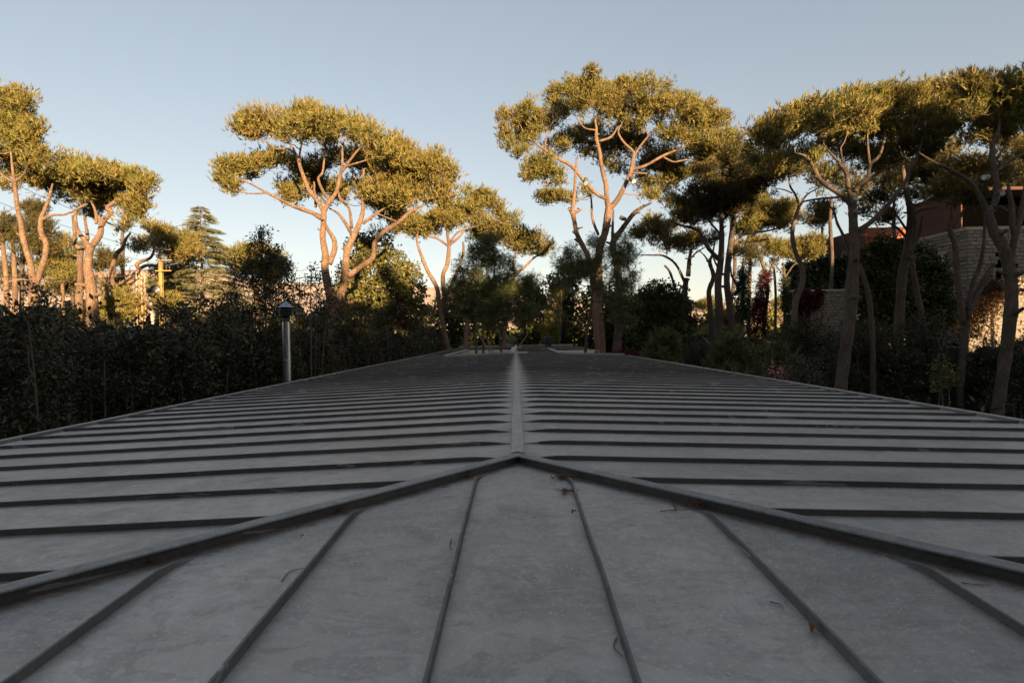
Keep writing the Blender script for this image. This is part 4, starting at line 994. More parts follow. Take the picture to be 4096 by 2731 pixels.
for i, (x, y, w, h, Y, lab) in enumerate([(2840, 1218, 60, 26, 96, 'distant golden pine between the forked pine and the stout trunk'), (2765, 1225, 45, 24, 90, 'distant golden pine left of the forked pine trunk'), (3010, 1232, 55, 26, 92, 'distant golden pine left of the red creeper'), (3130, 1212, 45, 36, 84, 'tall distant golden pine right of the red creeper'), (3215, 1225, 55, 30, 98, 'distant golden pine ending at the stone wall'), (2930, 1250, 50, 22, 80, 'low distant golden pine behind the thin kinked trunk')]):
    pine(lab, FULL, Y, [[(x, 1345, 11), (x + 5, 1300, 9), (x - 4, y + h, 6)], [(x + 3, 1300, 6), (x + w * .5, y + h * .8, 4)], [(x + 3, 1305, 6), (x - w * .5, y + h * .8, 4)]],
         [(x - w * .6, y + 5, w * .45, h * .7), (x, y, w * .55, h), (x + w * .6, y + 4, w * .45, h * .7), (x + w * .2, y + h * .8, w * .6, h * .5)], group='distant pines below the grove', templ=TUFT_FAR, puff=.9, dens=.9, fronts=0, back_span=.3)
pine('round domed pine behind the olive, dark shadow across its left flank', R8, 54, [
    [(1420, 1700, 90), (1420, 1400, 80), (1430, 1150, 50)], [(1425, 1300, 50), (1250, 1080, 30)], [(1425, 1250, 50), (1600, 1050, 30)]],
    [(1040, 810, 90, 55), (1180, 765, 110, 60), (1330, 735, 110, 50), (1490, 740, 110, 55), (1640, 800, 110, 70), (1760, 900, 90, 90), (1810, 1030, 90, 110), (1600, 930, 170, 120), (1300, 880, 180, 90), (1130, 890, 130, 80), (1400, 1030, 220, 110), (1700, 1100, 150, 110), (1200, 1000, 150, 80), (970, 870, 60, 60)], group=G_P, templ=TUFT_FAR, puff=.7, dens=.9, back_span=.3)
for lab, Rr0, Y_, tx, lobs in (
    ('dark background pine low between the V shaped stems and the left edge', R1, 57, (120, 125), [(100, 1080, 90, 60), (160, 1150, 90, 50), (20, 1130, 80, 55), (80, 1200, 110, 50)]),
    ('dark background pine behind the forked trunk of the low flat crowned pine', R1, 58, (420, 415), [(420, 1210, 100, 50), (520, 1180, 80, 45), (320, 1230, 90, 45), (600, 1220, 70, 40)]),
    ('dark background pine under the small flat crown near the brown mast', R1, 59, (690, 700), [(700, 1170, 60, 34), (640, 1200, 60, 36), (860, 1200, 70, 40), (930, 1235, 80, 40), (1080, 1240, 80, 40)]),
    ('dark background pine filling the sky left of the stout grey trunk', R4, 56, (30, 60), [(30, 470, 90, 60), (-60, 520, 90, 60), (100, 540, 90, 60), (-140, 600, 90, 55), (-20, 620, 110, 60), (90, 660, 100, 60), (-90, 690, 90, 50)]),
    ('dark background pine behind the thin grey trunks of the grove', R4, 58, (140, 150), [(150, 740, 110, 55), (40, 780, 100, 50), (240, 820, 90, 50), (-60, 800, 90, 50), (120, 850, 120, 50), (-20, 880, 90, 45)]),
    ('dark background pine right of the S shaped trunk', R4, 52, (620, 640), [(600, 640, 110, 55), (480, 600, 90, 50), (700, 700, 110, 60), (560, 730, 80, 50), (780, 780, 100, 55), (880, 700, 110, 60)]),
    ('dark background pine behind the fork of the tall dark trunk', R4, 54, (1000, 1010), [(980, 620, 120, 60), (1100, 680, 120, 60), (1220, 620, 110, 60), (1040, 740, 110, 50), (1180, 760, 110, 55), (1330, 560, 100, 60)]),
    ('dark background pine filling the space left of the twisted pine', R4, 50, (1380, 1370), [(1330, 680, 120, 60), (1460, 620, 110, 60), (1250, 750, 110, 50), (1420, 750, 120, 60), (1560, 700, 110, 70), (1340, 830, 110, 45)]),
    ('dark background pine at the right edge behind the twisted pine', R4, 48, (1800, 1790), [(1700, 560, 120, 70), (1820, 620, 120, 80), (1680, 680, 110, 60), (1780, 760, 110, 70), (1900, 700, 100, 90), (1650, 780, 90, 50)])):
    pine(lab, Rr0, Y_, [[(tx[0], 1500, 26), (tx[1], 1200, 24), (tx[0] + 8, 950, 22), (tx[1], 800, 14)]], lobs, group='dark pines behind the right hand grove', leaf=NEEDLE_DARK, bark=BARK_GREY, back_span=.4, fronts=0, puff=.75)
# ------------------------------------------------------------------ cedar
def cedar(label, px, ytop, ybot, Y, wtop=4):
    b = W(px, ybot, Y); base = (b[0], Y, 0); t = W(px, ytop, Y); root = empty('cedar_tree', base, label, 'cedar tree')
    P = np.array([[b[0], Y, z] for z in np.linspace(0, t[2], 14)]); P[:, 0] += rng.normal(size=14) * .03
    mb_ = MB(); mb_.tube(P, np.linspace(.26, .015, 14), 8); mb_.build('trunk', BARK_GREY, root, base, True)
    tubes = []; TP = []; TD = []; H = t[2]; z = H - .1
    while z > b[2] - 1.5:
        f = (H - z) / (H - b[2]); Lb = .15 + 4.9 * f ** .8
        nb = 4 if f < .2 else 6
        for k in range(nb):
            a = rng.uniform(0, 6.28); L_ = Lb * rng.uniform(.7, 1.1)
            d = np.array([math.cos(a), math.sin(a), 0]); tt = np.linspace(0, 1, 7)[:, None]
            C = np.array([b[0], Y, z]) + d * L_ * tt + np.array([0, 0, 1]) * (0.28 * L_ * tt - .42 * L_ * tt ** 2); tubes.append((C, np.linspace(.012 + .02 * f * 2, .006, 7)))
            n = int(19 * L_) + 5; u = rng.uniform(.12, 1, (n, 1)); Q = np.array([b[0], Y, z]) + d * L_ * u + np.array([0, 0, 1]) * (0.28 * L_ * u - .42 * L_ * u ** 2)
            sd = np.cross(d, (0, 0, 1)) * rng.choice([-1, 1], (n, 1)); w_ = rng.uniform(0, .32, (n, 1)) * L_ * (1.1 - u)
            TP.append(Q + sd * w_ - np.array([0, 0, .12]) * w_); TD.append(d * .8 + sd * .8 + np.array([0, 0, -.28]) + rng.normal(size=(n, 3)) * .12)
        z -= rng.uniform(.30, .5) * (0.7 + f * .7)
    V_, F_ = join_tubes(tubes, 4); o = npobj('branches', V_, F_, BARK_TWIG, root, base); o['kind'] = 'stuff'
    V_, F_, A, Rr = scatter(np.concatenate(TP), np.concatenate(TD), FEATHER, 1.0, 3)
    npobj('crown', V_, F_, CEDAR, root, base, {'age': A, 'rnd': Rr})
cedar('pointed cedar with drooping tiers, right of the yellow pole', 812, 826, 1275, 46)

# ------------------------------------------------------------------ broadleaf trees and shrubs, left
G_S = 'evergreen shrubs and small trees along the left eave'
leafy('leafy_tree', 'sunlit broadleaf tree with big creamy leaves behind the umbrella pine', 'broadleaf tree', 36, (1000, 1400), [
    (960, 870, 45, 55), (900, 950, 80, 80), (1030, 930, 70, 70), (1090, 1000, 70, 80), (850, 1060, 70, 80), (980, 1060, 110, 90), (1120, 1100, 90, 80), (1210, 1060, 60, 50), (1040, 1180, 150, 90), (880, 1180, 100, 90), (1200, 1180, 90, 80), (1000, 1290, 170, 80), (1200, 1300, 110, 80)],
    BROAD, BIGLEAF, 14, 1.1, R=R2, stems=5, inner=.5, stem_r=.06)
# px, top, Y, half width px, label, template leaf
shr = [
    (40, 1185, 8.5, 220, 'dense evergreen oak shrub at the left photo edge above the eave', 6.0),
    (185, 1150, 11, 110, 'upright evergreen shrub reaching in front of the V shaped pine stems', 5.0),
    (355, 1235, 12, 150, 'dark evergreen shrub below the low flat crowned pine', 5),
    (540, 1330, 13, 140, 'low evergreen shrub in front of the brown mast and yellow pole', 5),
    (720, 1235, 14.5, 130, 'evergreen shrub in front of the cedar', 5),
    (880, 1165, 17, 140, 'evergreen shrub between the cedar and the steel vent pipe', 5),
    (1245, 1085, 24, 110, 'small evergreen tree right of the vent pipe cowl, beside the umbrella pine', 4),
    (1420, 1215, 29, 130, 'dark evergreen shrub at the foot of the umbrella pine', 3.5),
    (1590, 1215, 34, 120, 'dark shrub below the creamy leaved tree', 3),
    (1700, 1265, 40, 80, 'dark shrub beside the leaning shaded pine trunk', 3)]
for px, top, Y, hw, lab, dn in shr:
    if px < 900: top += 32
    zb = 1347 + (CZ / Y) * FPX
    lobes = []; hgt = zb - top; k = 0
    y = top + hw * .42
    while y < min(zb, top + hgt) + hw * .2:
        f = min(1, .55 + k * .3); n_ = 3
        for j in range(n_):
            lobes.append((px + (j - 1) * hw * .62 * f + rng.normal() * hw * .08, y + rng.normal() * hw * .1 + abs(j - 1) * hw * .18, hw * rng.uniform(.36, .5), hw * rng.uniform(.34, .5), rng.uniform(-.4, 1.2)))
        y += hw * .55; k += 1
    px_m = hw / FPX * Y
    leafy('evergreen_shrub', lab, 'shrub', Y, (px, 1500), [l for l in lobes if W(l[0], l[1], Y)[2] > 1.2], OLIVE, OAK if Y < 13 else OAKB, (36 if Y < 10 else 26) if Y < 13 else (11 if Y < 20 else 6), 1.45 if Y < 13 else 1.35, G_S, stems=5, inner=.4, sprigs=26 if Y < 20 else 12)
leafy('olive_tree', 'loose dark olive like tree with a sprig on top, before the round domed pine', 'small tree', 19, (1055, 1500), [
    (1045, 1020, 50, 36), (1010, 1080, 55, 50), (1095, 1070, 60, 50), (1130, 1130, 50, 50), (970, 1140, 50, 45), (1050, 1150, 70, 50), (1110, 1200, 70, 40), (980, 1220, 60, 45), (1060, 1270, 90, 50), (1040, 1345, 110, 60), (1000, 1430, 110, 60), (1110, 1430, 90, 70), (1060, 1520, 130, 70), (1040, 965, 16, 22), (1075, 985, 14, 14), (930, 1300, 60, 60)],
    OLIVE, OAKB, 36, .9, G_S, stems=7, inner=.35, sprigs=26)
leafy('lime_shrub', 'sunlit yellow green foliage at the foot of the pale straight stem', 'shrub', 27, (290, 1300), [(285, 1245, 26, 26), (300, 1275, 30, 26), (270, 1290, 26, 24), (385, 1290, 16, 16)], LIME, BIGLEAF, 26, .8, stems=2)
# central background
CB = [(1790, 1330, 56, 70, 'dark conifer behind the roof end, left of the young pine', 1215), (2130, 1250, 60, 60, 'dark evergreen behind the roof, left of the yellow bush', 1150), (2255, 1260, 62, 60, 'dark evergreen behind the roof, right of the yellow bush', 1100), (2420, 1280, 62, 90, 'black green evergreen behind the two thick trunks', 1150), (1960, 1280, 64, 70, 'dark evergreen hidden behind the left young pine', 1150), (2600, 1260, 58, 80, 'dark evergreen with sunlit top right of the thick trunks', 1175), (2700, 1270, 54, 60, 'rounded dark evergreen below the pale forked pine', 1180)]
for px, yc, Y, hw, lab, top in CB:
    lob = []
    for yy in np.arange(top + hw * .3, 1440, hw * .55):
        for j in (-1, 0, 1):
            lob.append((px + j * hw * .55 + rng.normal() * 5, yy + abs(j) * hw * .2, hw * .5, hw * .42, rng.uniform(-1, 2)))
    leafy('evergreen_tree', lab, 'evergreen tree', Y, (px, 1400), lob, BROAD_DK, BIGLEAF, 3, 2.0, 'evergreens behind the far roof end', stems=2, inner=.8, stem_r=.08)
leafy('yellow_bush', 'bright yellow sunlit bush behind the far roof end', 'bush', 53, (2192, 1385), [(2195, 1270, 20, 26), (2185, 1310, 26, 26), (2200, 1340, 28, 26), (2190, 1370, 32, 24), (2215, 1300, 16, 20)], LIME, BIGLEAF, 22, .8, stems=2)
leafy('yellow_creeper', 'yellow green creeper climbing the trunk behind the roof', 'creeper', 56, (2235, 1385), [(2225, 1170, 20, 30), (2232, 1210, 18, 30), (2222, 1250, 16, 26)], LIME, BIGLEAF, 14, .8, stems=1)
# right side
leafy('evergreen_tree', 'rounded evergreen tree with sunlit leaf edges, left of the grove trunks', 'evergreen tree', 46, (2640, 1400), [
    (2625, 1150, 40, 28), (2680, 1170, 45, 35), (2590, 1190, 50, 35), (2640, 1220, 80, 45), (2710, 1230, 45, 45), (2580, 1260, 70, 50), (2660, 1290, 80, 50), (2600, 1340, 80, 50), (2690, 1350, 60, 50), (2520, 1290, 50, 60)], BROAD_DK, BIGLEAF, 9, 1.1, stems=3, inner=.7, stem_r=.06)
leafy('leafy_tree', 'dark broadleaf tree with sun patches between the stout trunk and stone house', 'broadleaf tree', 39, (960, 1700), [
    (960, 1090, 90, 50), (1000, 1150, 110, 70), (880, 1170, 80, 60), (950, 1260, 140, 80), (870, 1350, 100, 90), (1000, 1380, 120, 90), (930, 1480, 140, 90), (900, 1600, 140, 90)], BROAD_DK, BIGLEAF, 13, 1.15, R=R4, stems=3, inner=.6, stem_r=.08)
leafy('leafy_tree', 'dark broadleaf tree touching the shaded side of the stone house', 'broadleaf tree', 40, (1220, 1700), [
    (1200, 1130, 60, 45), (1230, 1200, 80, 60), (1160, 1220, 90, 80), (1260, 1290, 80, 70), (1200, 1370, 130, 90), (1240, 1470, 120, 90), (1180, 1560, 150, 90)], BROAD_DK, BIGLEAF, 13, 1.15, R=R4, stems=3, inner=.6, stem_r=.08)
G_R = 'dark shrubs below the right hand pines'
for px, top, Y, hw, lab, lf in [
    (3220, 1275, 30, 150, 'dark evergreen shrub in front of the red creeper wall', OLIVE), (3480, 1270, 31, 170, 'wide dark shrub behind the foot of the stout furrowed trunk', OLIVE), (3700, 1260, 32, 150, 'dark shrub between the stout trunk and the twin stemmed pine', OLIVE),
    (3180, 1450, 19, 120, 'low dark shrub beyond the right eave beside the pink flowering shrub', OLIVE), (3930, 1370, 36, 150, 'dark shrub under the stone house wall', OLIVE), (4090, 1390, 28, 140, 'dark shrub at the right photo edge behind the twisted pine', OLIVE), (3800, 1430, 33, 130, 'dark shrub behind the lit lower trunk of the twin stemmed pine', BROAD_DK)]:
    zb = 1347 + (CZ / Y) * FPX; lobes = []; y = top + hw * .42; k = 0
    while y < zb + hw * .2:
        f = min(1, .55 + k * .3)
        for j in range(3): lobes.append((px + (j - 1) * hw * .62 * f + rng.normal() * hw * .08, y + abs(j - 1) * hw * .18 + rng.normal() * hw * .1, hw * rng.uniform(.36, .5), hw * rng.uniform(.34, .5), rng.uniform(-.4, 1.4)))
        y += hw * .55; k += 1
    leafy('evergreen_shrub', lab, 'shrub', Y, (px, 1500), [l for l in lobes if W(l[0], l[1], Y)[2] > 1.0], lf, OAKB, 14 if Y > 14 else 20, 1.2, G_R, stems=5, inner=.4, sprigs=14)
for lab, px, top, Y, hw in (('bushy young pine below the pale forked pine', 2650, 1325, 25, 85), ('wide bushy young pine below the grove trunks', 2930, 1340, 20, 150), ('bushy young pine in front of the creeper wall', 3090, 1370, 23, 110)):
    lob = []; y = top + hw * .3; k = 0; zb = min(1347 + (CZ / Y) * FPX, 1640)
    while y < zb:
        for j in (-1, 0, 1): lob.append((px + j * hw * (.3 + .16 * k) + rng.normal() * 6, y + abs(j) * hw * .25, hw * .34, hw * .3, rng.uniform(-.6, .6)))
        y += hw * .45; k = min(k + 1, 2)
    pine(lab, FULL, Y, [[(px, 1640, 16), (px + 4, top + 120, 10), (px, top + 30, 4)]], lob, name='young_pine', group='bushy young pines right of the roof', leaf=NEEDLE_YOUNG, puff=.33, dens=.45, backs=0, fronts=0, bark=BARK_DARK)
# unseen pines added right of the frame to dapple the stone house and garden wall
for lab, X_, Y_, h_ in (('unseen tall pine added for shade, nearest the stone house', 46, 27, 17), ('unseen tall pine added for shade, farther right', 52, 24, 18), ('unseen pine added for shade, behind the twisted one', 42.5, 29, 16), ('unseen pine added for shade, nearest the pavilion', 37, 22, 15.5), ('unseen pine added for shade, in front of its neighbours', 41, 19, 16.5)):
    FX = 2063 + X_ / Y_ * FPX; k_ = FPX / Y_; FZ = 1347 - (h_ - CZ) * k_ - (FX - 2063) * ROLL
    pine(lab, FULL, Y_, [[(FX, 1347 + CZ * k_ * .9, .5 * k_), (FX + 20, 1347 - 3 * k_, .4 * k_), (FX, FZ + 2 * k_, .25 * k_)]], [(FX + a * k_, FZ + b * k_, 1.6 * k_, 1.0 * k_) for a, b in ((-3.2, 1.6), (-1.5, .9), (0, .6), (1.6, .9), (3.2, 1.6), (-2.4, 2.6), (0, 2.4), (2.4, 2.6))], group=G_P, leaf=NEEDLE_DARK, dens=.5, tscale=1.9, templ=TUFT_FAR, puff=.9)
# young pines growing through the tree wells
pine('young dark pine growing out of the left tree well in the roof', R3, 27.5, [
    [(266, 1640, 14), (268, 1520, 13), (258, 1420, 12), (248, 1330, 11), (240, 1250, 10), (235, 1150, 8), (230, 1050, 6), (225, 960, 4)],
    [(262, 1430, 6, -.3), (310, 1400, 4, -.4), (350, 1380, 3, -.4), (400, 1340, 2, -.4)], [(262, 1440, 5), (230, 1400, 4), (180, 1360, 3), (120, 1340, 2)], [(250, 1340, 5), (180, 1300, 4), (110, 1270, 3), (60, 1240, 2)], [(240, 1200, 5), (330, 1150, 4), (400, 1120, 2)]],
    [(190, 950, 55, 40), (150, 1000, 60, 45), (240, 1040, 60, 45), (320, 1080, 50, 45), (90, 1060, 50, 40), (180, 1100, 80, 50), (290, 1150, 80, 50), (70, 1140, 60, 45), (370, 1200, 50, 45), (150, 1200, 90, 50), (260, 1230, 90, 50), (40, 1210, 55, 50), (340, 1280, 80, 50), (100, 1290, 80, 45), (210, 1310, 90, 42), (420, 1330, 60, 40), (30, 1300, 45, 35), (330, 1350, 70, 34), (-20, 1260, 40, 40), (230, 1370, 60, 26), (440, 1160, 50, 40)],
    name='young_pine', group='young pines growing through the roof wells', leaf=NEEDLE_YOUNG, bark=BARK_GREY, puff=.36, dens=.5, backs=.4, fronts=.15, templ=TUFT_YOUNG, tscale=1.4, back_span=.6, flat=1.0)
pine('sparse young pine growing out of the right tree well in the roof', R3, 27.8, [
    [(706, 1640, 20), (708, 1520, 18), (712, 1430, 17), (722, 1370, 16), (735, 1300, 14), (745, 1200, 12), (760, 1120, 10), (770, 1050, 8), (775, 980, 5)],
    [(728, 1340, 8, -.2), (780, 1340, 5, -.4), (840, 1360, 4, -.5), (900, 1375, 3, -.5), (930, 1395, 2, -.5)], [(725, 1345, 7), (660, 1360, 5), (600, 1375, 3), (570, 1380, 2)], [(745, 1250, 8, -.2), (800, 1250, 6, -.3), (880, 1260, 4, -.4), (960, 1250, 2, -.4)], [(740, 1330, 6), (700, 1320, 5), (620, 1325, 4), (520, 1325, 2)], [(750, 1180, 7), (680, 1160, 5), (600, 1120, 4), (560, 1090, 2)], [(760, 1120, 7), (840, 1060, 5), (900, 1000, 4), (930, 950, 2)]],
    [(640, 990, 40, 30), (760, 960, 30, 30), (900, 950, 60, 42), (860, 1010, 60, 45), (930, 1040, 60, 50), (760, 1040, 60, 45), (660, 1060, 80, 45), (590, 1040, 50, 40), (860, 1100, 70, 50), (950, 1120, 50, 50), (700, 1110, 60, 40), (590, 1110, 50, 34), (880, 1170, 70, 34), (770, 1190, 60, 34), (950, 1200, 40, 30), (930, 1260, 60, 30), (940, 1370, 42, 26), (900, 1340, 40, 24), (560, 1370, 50, 30), (520, 1300, 50, 26), (600, 1200, 50, 26), (820, 1270, 50, 24)],
    name='young_pine', group='young pines growing through the roof wells', leaf=NEEDLE_YOUNG, bark=BARK_GREY, puff=.36, dens=.42, backs=.3, fronts=.1, templ=TUFT_YOUNG, tscale=1.4, back_span=.6, flat=1.0)
for lab, px, Y in (('thin dark trunk inside the left well, left of the young pine', 1905, 33), ('thin dark trunk inside the left well, nearest the young pine', 1933, 34)):
    pine(lab, FULL, Y, [[(px, 1440, 12), (px, 1380, 11), (px - 2, 1300, 10), (px + 3, 1200, 8), (px + 2, 1120, 5)]], [(px, 1180, 40, 24), (px - 20, 1240, 40, 24), (px + 20, 1140, 35, 24)], name='pine_stem', group='thin trunks in the left roof well', leaf=NEEDLE_YOUNG, bark=BARK_DARK, puff=.4, dens=.7, backs=.3, fronts=0)
pine('thick reddish trunk lit by sun behind the left well', FULL, 48, [[(1868, 1420, 27), (1866, 1370, 25), (1868, 1320, 24), (1872, 1200, 20), (1880, 1100, 12)]], [(1890, 1120, 60, 34), (1850, 1160, 60, 34)], name='stone_pine', group=G_P, bark=BARK, back_span=.4, leaf=NEEDLE_DARK)
pine('slim grey trunk behind the roof, right of the yellow bush', FULL, 52, [[(2236, 1400, 13), (2240, 1330, 12), (2243, 1250, 10), (2246, 1170, 7)]], [(2250, 1150, 50, 26), (2215, 1180, 40, 24)], name='stone_pine', group=G_P, bark=BARK_GREY, back_span=.4, leaf=NEEDLE_DARK)

# ------------------------------------------------------------------ far woodland masses (nobody could count them)
def mass(name, boxes, n, leaf, scale, tag_=None, templ=None):
    Ps = []; Ds = []
    tot = sum((b[1] - b[0]) * (b[5]) for b in boxes)
    for x0, x1, y0, y1, z0, hh in boxes:
        k = int(n * ((x1 - x0) * hh) / tot); nc = max(8, k // 60)
        c = np.stack([rng.uniform(x0, x1, nc), rng.uniform(y0, y1, nc), z0 + hh * rng.uniform(0.0, .96, nc) ** .8], 1)
        p = rng.integers(0, nc, k); d = sph(k); Ps.append(c[p] + d * rng.uniform(.2, 1.0, (k, 1)) * 1.6); Ds.append(d + np.array([0, 0, .4]))
    V_, F_, A, Rr = scatter(np.concatenate(Ps), np.concatenate(Ds), templ or BIGLEAF, scale, 4)
    return tag(npobj(name, V_, F_, leaf, attrs={'age': A, 'rnd': Rr}), kind='stuff')
mass('distant_woodland', [(-75, -12, 57, 62, 3, 6.3), (-60, 30, 62, 66, 1, 4.5), (-150, -60, 85, 110, -1, 8), (-60, 0, 88, 110, -1, 7.5), (0, 70, 95, 120, -1.5, 7.2), (70, 150, 100, 125, -1.5, 9), (-60, -24, 60, 68, -1, 5.2), (-24, 40, 72, 84, -1, 6.0), (-110, -50, 50, 70, 0, 6)], 3500, BROAD_DK, 4.6)
# unseen woodland added behind the camera as sun blocker, skyline shaped for the shadows
mass('woodland_occluder', [(-70, 8, -30, -18, 11, 5.8), (8, 28, -30, -18, 13, 5.8), (28, 37, -30, -18, 16, 6.6), (42, 62, -30, -18, 17, 7.6), (62, 130, -30, -18, 8, 6)], 1500, BROAD_DK, 11.0)

ico = MB(); ico.lathe([(0, -1), (.55, -.8), (.95, -.25), (.9, .35), (.5, .85), (0, 1)], n=7); iv = np.array(ico.v); if_ = np.array(ico.f)
def blobs(name, boxes, y, step, r0, r1, mat, ysd=2.5):
    bv = []; bf = []; off = 0
    for x0, x1, hh in boxes:
        for x in np.arange(x0, x1, step):
            top = hh - r0 * 1.2 + rng.uniform(-.5, .3)
            for z in list(np.arange(0.0, top - r0 * .5, step * 1.25)) + [top]:
                rr_ = rng.uniform(r0, r1); c = np.array([x + rng.normal() * .4, y + rng.normal() * ysd, z])
                bv.append(iv * rr_ * (1 + .12 * rng.normal(size=(len(iv), 1))) + c); bf.append(if_ + off); off += len(iv)
    tag(npobj(name, np.concatenate(bv), np.concatenate(bf), mat), kind='stuff')
blobs('woodland_occluder', ((-70, 8, 17.2), (8, 28, 18.3), (28, 38, 23.6), (38, 41.4, 21.4), (41.4, 62, 24.6), (62, 66, 19), (66, 135, 14)), -24, 2.1, 2.0, 2.7, BROAD_DK)  # solid unseen blobs block the sun; heights and gap shape the shadow line
blobs('woodland_occluder', ((-70, 8, 15.5), (8, 28, 17), (28, 38, 20), (38, 41.4, 19), (41.4, 62, 23), (62, 66, 17), (66, 135, 12)), -29, 2.3, 2.1, 2.8, BROAD_DK)
blobs('distant_woodland', ((-150, -60, 7), (-60, 0, 6.5), (0, 90, 7.2), (90, 160, 8)), 92, 3.0, 2.2, 3.2, NEEDLE, 4)
mass('distant_woodland', [(-60, 12, 84, 88, 3, 3.6), (12, 80, 84, 90, 3, 5.2)], 4200, NEEDLE, 3.6)
def hedge_mass(pts, hh, r0, mat):
    bv = []; bf = []; off = 0; Ps = []; Ds = []
    for (xa, ya), (xb, yb) in zip(pts[:-1], pts[1:]):
        L_ = math.hypot(xb - xa, yb - ya)
        for t in np.arange(0, 1, r0 * .8 / L_):
            for z in np.arange(.3, hh - r0 * .6, r0):
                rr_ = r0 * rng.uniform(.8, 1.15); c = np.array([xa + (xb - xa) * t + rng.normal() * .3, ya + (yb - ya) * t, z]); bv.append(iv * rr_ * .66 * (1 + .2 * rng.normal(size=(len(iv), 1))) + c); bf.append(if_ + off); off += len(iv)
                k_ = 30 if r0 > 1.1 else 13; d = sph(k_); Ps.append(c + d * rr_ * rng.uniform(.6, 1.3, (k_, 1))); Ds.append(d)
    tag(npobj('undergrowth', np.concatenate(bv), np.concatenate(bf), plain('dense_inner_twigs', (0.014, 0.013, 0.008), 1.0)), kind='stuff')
    V_, F_, A, Rr = scatter(np.concatenate(Ps), np.concatenate(Ds), OAKB, 2.0, 4); tag(npobj('undergrowth', V_, F_, mat, attrs={'age': A, 'rnd': Rr}), kind='stuff')
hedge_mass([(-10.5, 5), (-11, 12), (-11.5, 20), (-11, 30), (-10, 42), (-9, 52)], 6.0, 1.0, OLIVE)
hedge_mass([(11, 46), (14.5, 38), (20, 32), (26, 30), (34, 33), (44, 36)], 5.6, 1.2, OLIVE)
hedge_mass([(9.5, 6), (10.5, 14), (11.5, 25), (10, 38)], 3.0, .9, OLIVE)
blobs('distant_woodland', ((-75, -42, 10.0), (-42, -12, 9.3)), 60, 2.0, 1.5, 2.2, OLIVE, 2.5)
blobs('distant_woodland', ((-24, 10, 4.6), (10, 34, 5.0)), 64, 2.2, 1.6, 2.2, BROAD_DK, 1.5)

# ------------------------------------------------------------------ stone house and clad blocks on the right
def stone_wall(parent, org, axis, fixed, u0, u1, z0, z1, nrm, course=0.30, length=0.62, parts=150, joint=0.012, mortar_t=0.3, skip=()):
    """coursed rock-faced blocks on the plane axis=fixed; nrm is the outward sign"""
    m_ = MB(); th = mortar_t
    if axis == 'y': m_.box((u0, min(fixed, fixed - nrm * th), z0), (u1, max(fixed, fixed - nrm * th), z1))
    else: m_.box((min(fixed, fixed - nrm * th), u0, z0), (max(fixed, fixed - nrm * th), u1, z1))
    wall = m_.build('wall', MORTAR, parent, org)
    blocks = []; k = 0; z = z1
    while z - course > z0 - .001:
        u = u0 - (length * .5 if k % 2 else 0)
        while u < u1:
            L = length * random.uniform(.8, 1.25); a = max(u, u0) + joint / 2; b = min(u + L, u1) - joint / 2
            zc_ = z - course / 2; uc = (a + b) / 2
            if b - a > .08 and not any(s0 < uc < s1 and t0 < zc_ < t1 for s0, s1, t0, t1 in skip): blocks.append((a, b, z - course + joint / 2, z - joint / 2))
            u += L
        z -= course; k += 1
    rest = MB()
    def blk(mbx, a, b, c, d):
        g = 5; hgt = np.zeros((g, 4))
        for i in range(1, g - 1):
            for j in range(1, 3): hgt[i, j] = random.uniform(.03, .085)
        vs = []
        for i in range(g):
            for j in range(4):
                u = a + (b - a) * (0, .07, .5, .93, 1)[i]; w = c + (d - c) * (0, .14, .86, 1)[j]; h = .012 + hgt[i, j]
                vs.append((u, fixed + nrm * h, w) if axis == 'y' else (fixed + nrm * h, u, w))
        fs = [(i * 4 + j, (i + 1) * 4 + j, (i + 1) * 4 + j + 1, i * 4 + j + 1) for i in range(g - 1) for j in range(3)]
        rim = [0, 4, 8, 12, 16, 17, 18, 19, 15, 11, 7, 3, 2, 1]; n0 = len(vs)
        for r_ in rim:
            v_ = list(vs[r_]); v_[1 if axis == 'y' else 0] = fixed - nrm * .05; vs.append(tuple(v_))
        fs += [(rim[i], n0 + i, n0 + (i + 1) % 14, rim[(i + 1) % 14]) for i in range(14)]
        mbx.add(vs, fs)
    # blocks nearest the top corner show largest: those become parts
    for i, bq in enumerate(blocks):
        if i < parts:
            m_ = MB(); blk(m_, *bq); m_.build('stone_block', STONE, wall, (0, 0, 0) if False else org).location = (0, 0, 0)
        else: blk(rest, *bq)
    if rest.v: o = rest.build('stone_block', STONE, wall, org); o['kind'] = 'stuff'
    return wall
HX, HY = 35.5, 45.0; HT = CZ + 7.95
house = empty('stone_house', (HX + 4, HY + 3, 0), 'rock faced stone house with dark brown clad upper storey behind the right pines', 'house')
HO = (HX + 4, HY + 3, 0)
wx = lambda px: W(px, 1200, HY)[0]
wz = lambda px, py: W(px, py, HY)[2]
door0, door1 = wx(4052), wx(4072); dz0, dz1 = wz(4060, 1118), wz(4060, 1002)
door2, door3 = wx(3984), wx(4014)
stone_wall(house, HO, 'y', HY, HX, HX + 9.0, -0.5, HT - .25, -1, parts=150, skip=[(door0, door1, dz0, dz1), (door2, door3, dz0, dz1)])
stone_wall(house, HO, 'x', HX, HY + .0, HY + 7.0, -0.5, HT - .25, -1, parts=140, length=.62)
m_ = MB(); m_.box((HX - .12, HY - .12, HT - .248), (HX + 9.2, HY + .5, HT)); m_.build('coping', STONE_TRIM, house, HO)
m_ = MB(); m_.box((HX - .12, HY + .502, HT - .248), (HX + .4, HY + 7.0, HT)); m_.build('coping', STONE_TRIM, house, HO)
m_ = MB(); m_.box((HX + .42, HY + .52, HT - .3), (HX + 9, HY + 7, HT - .1)); m_.build('terrace_slab', CONCRETE, house, HO)
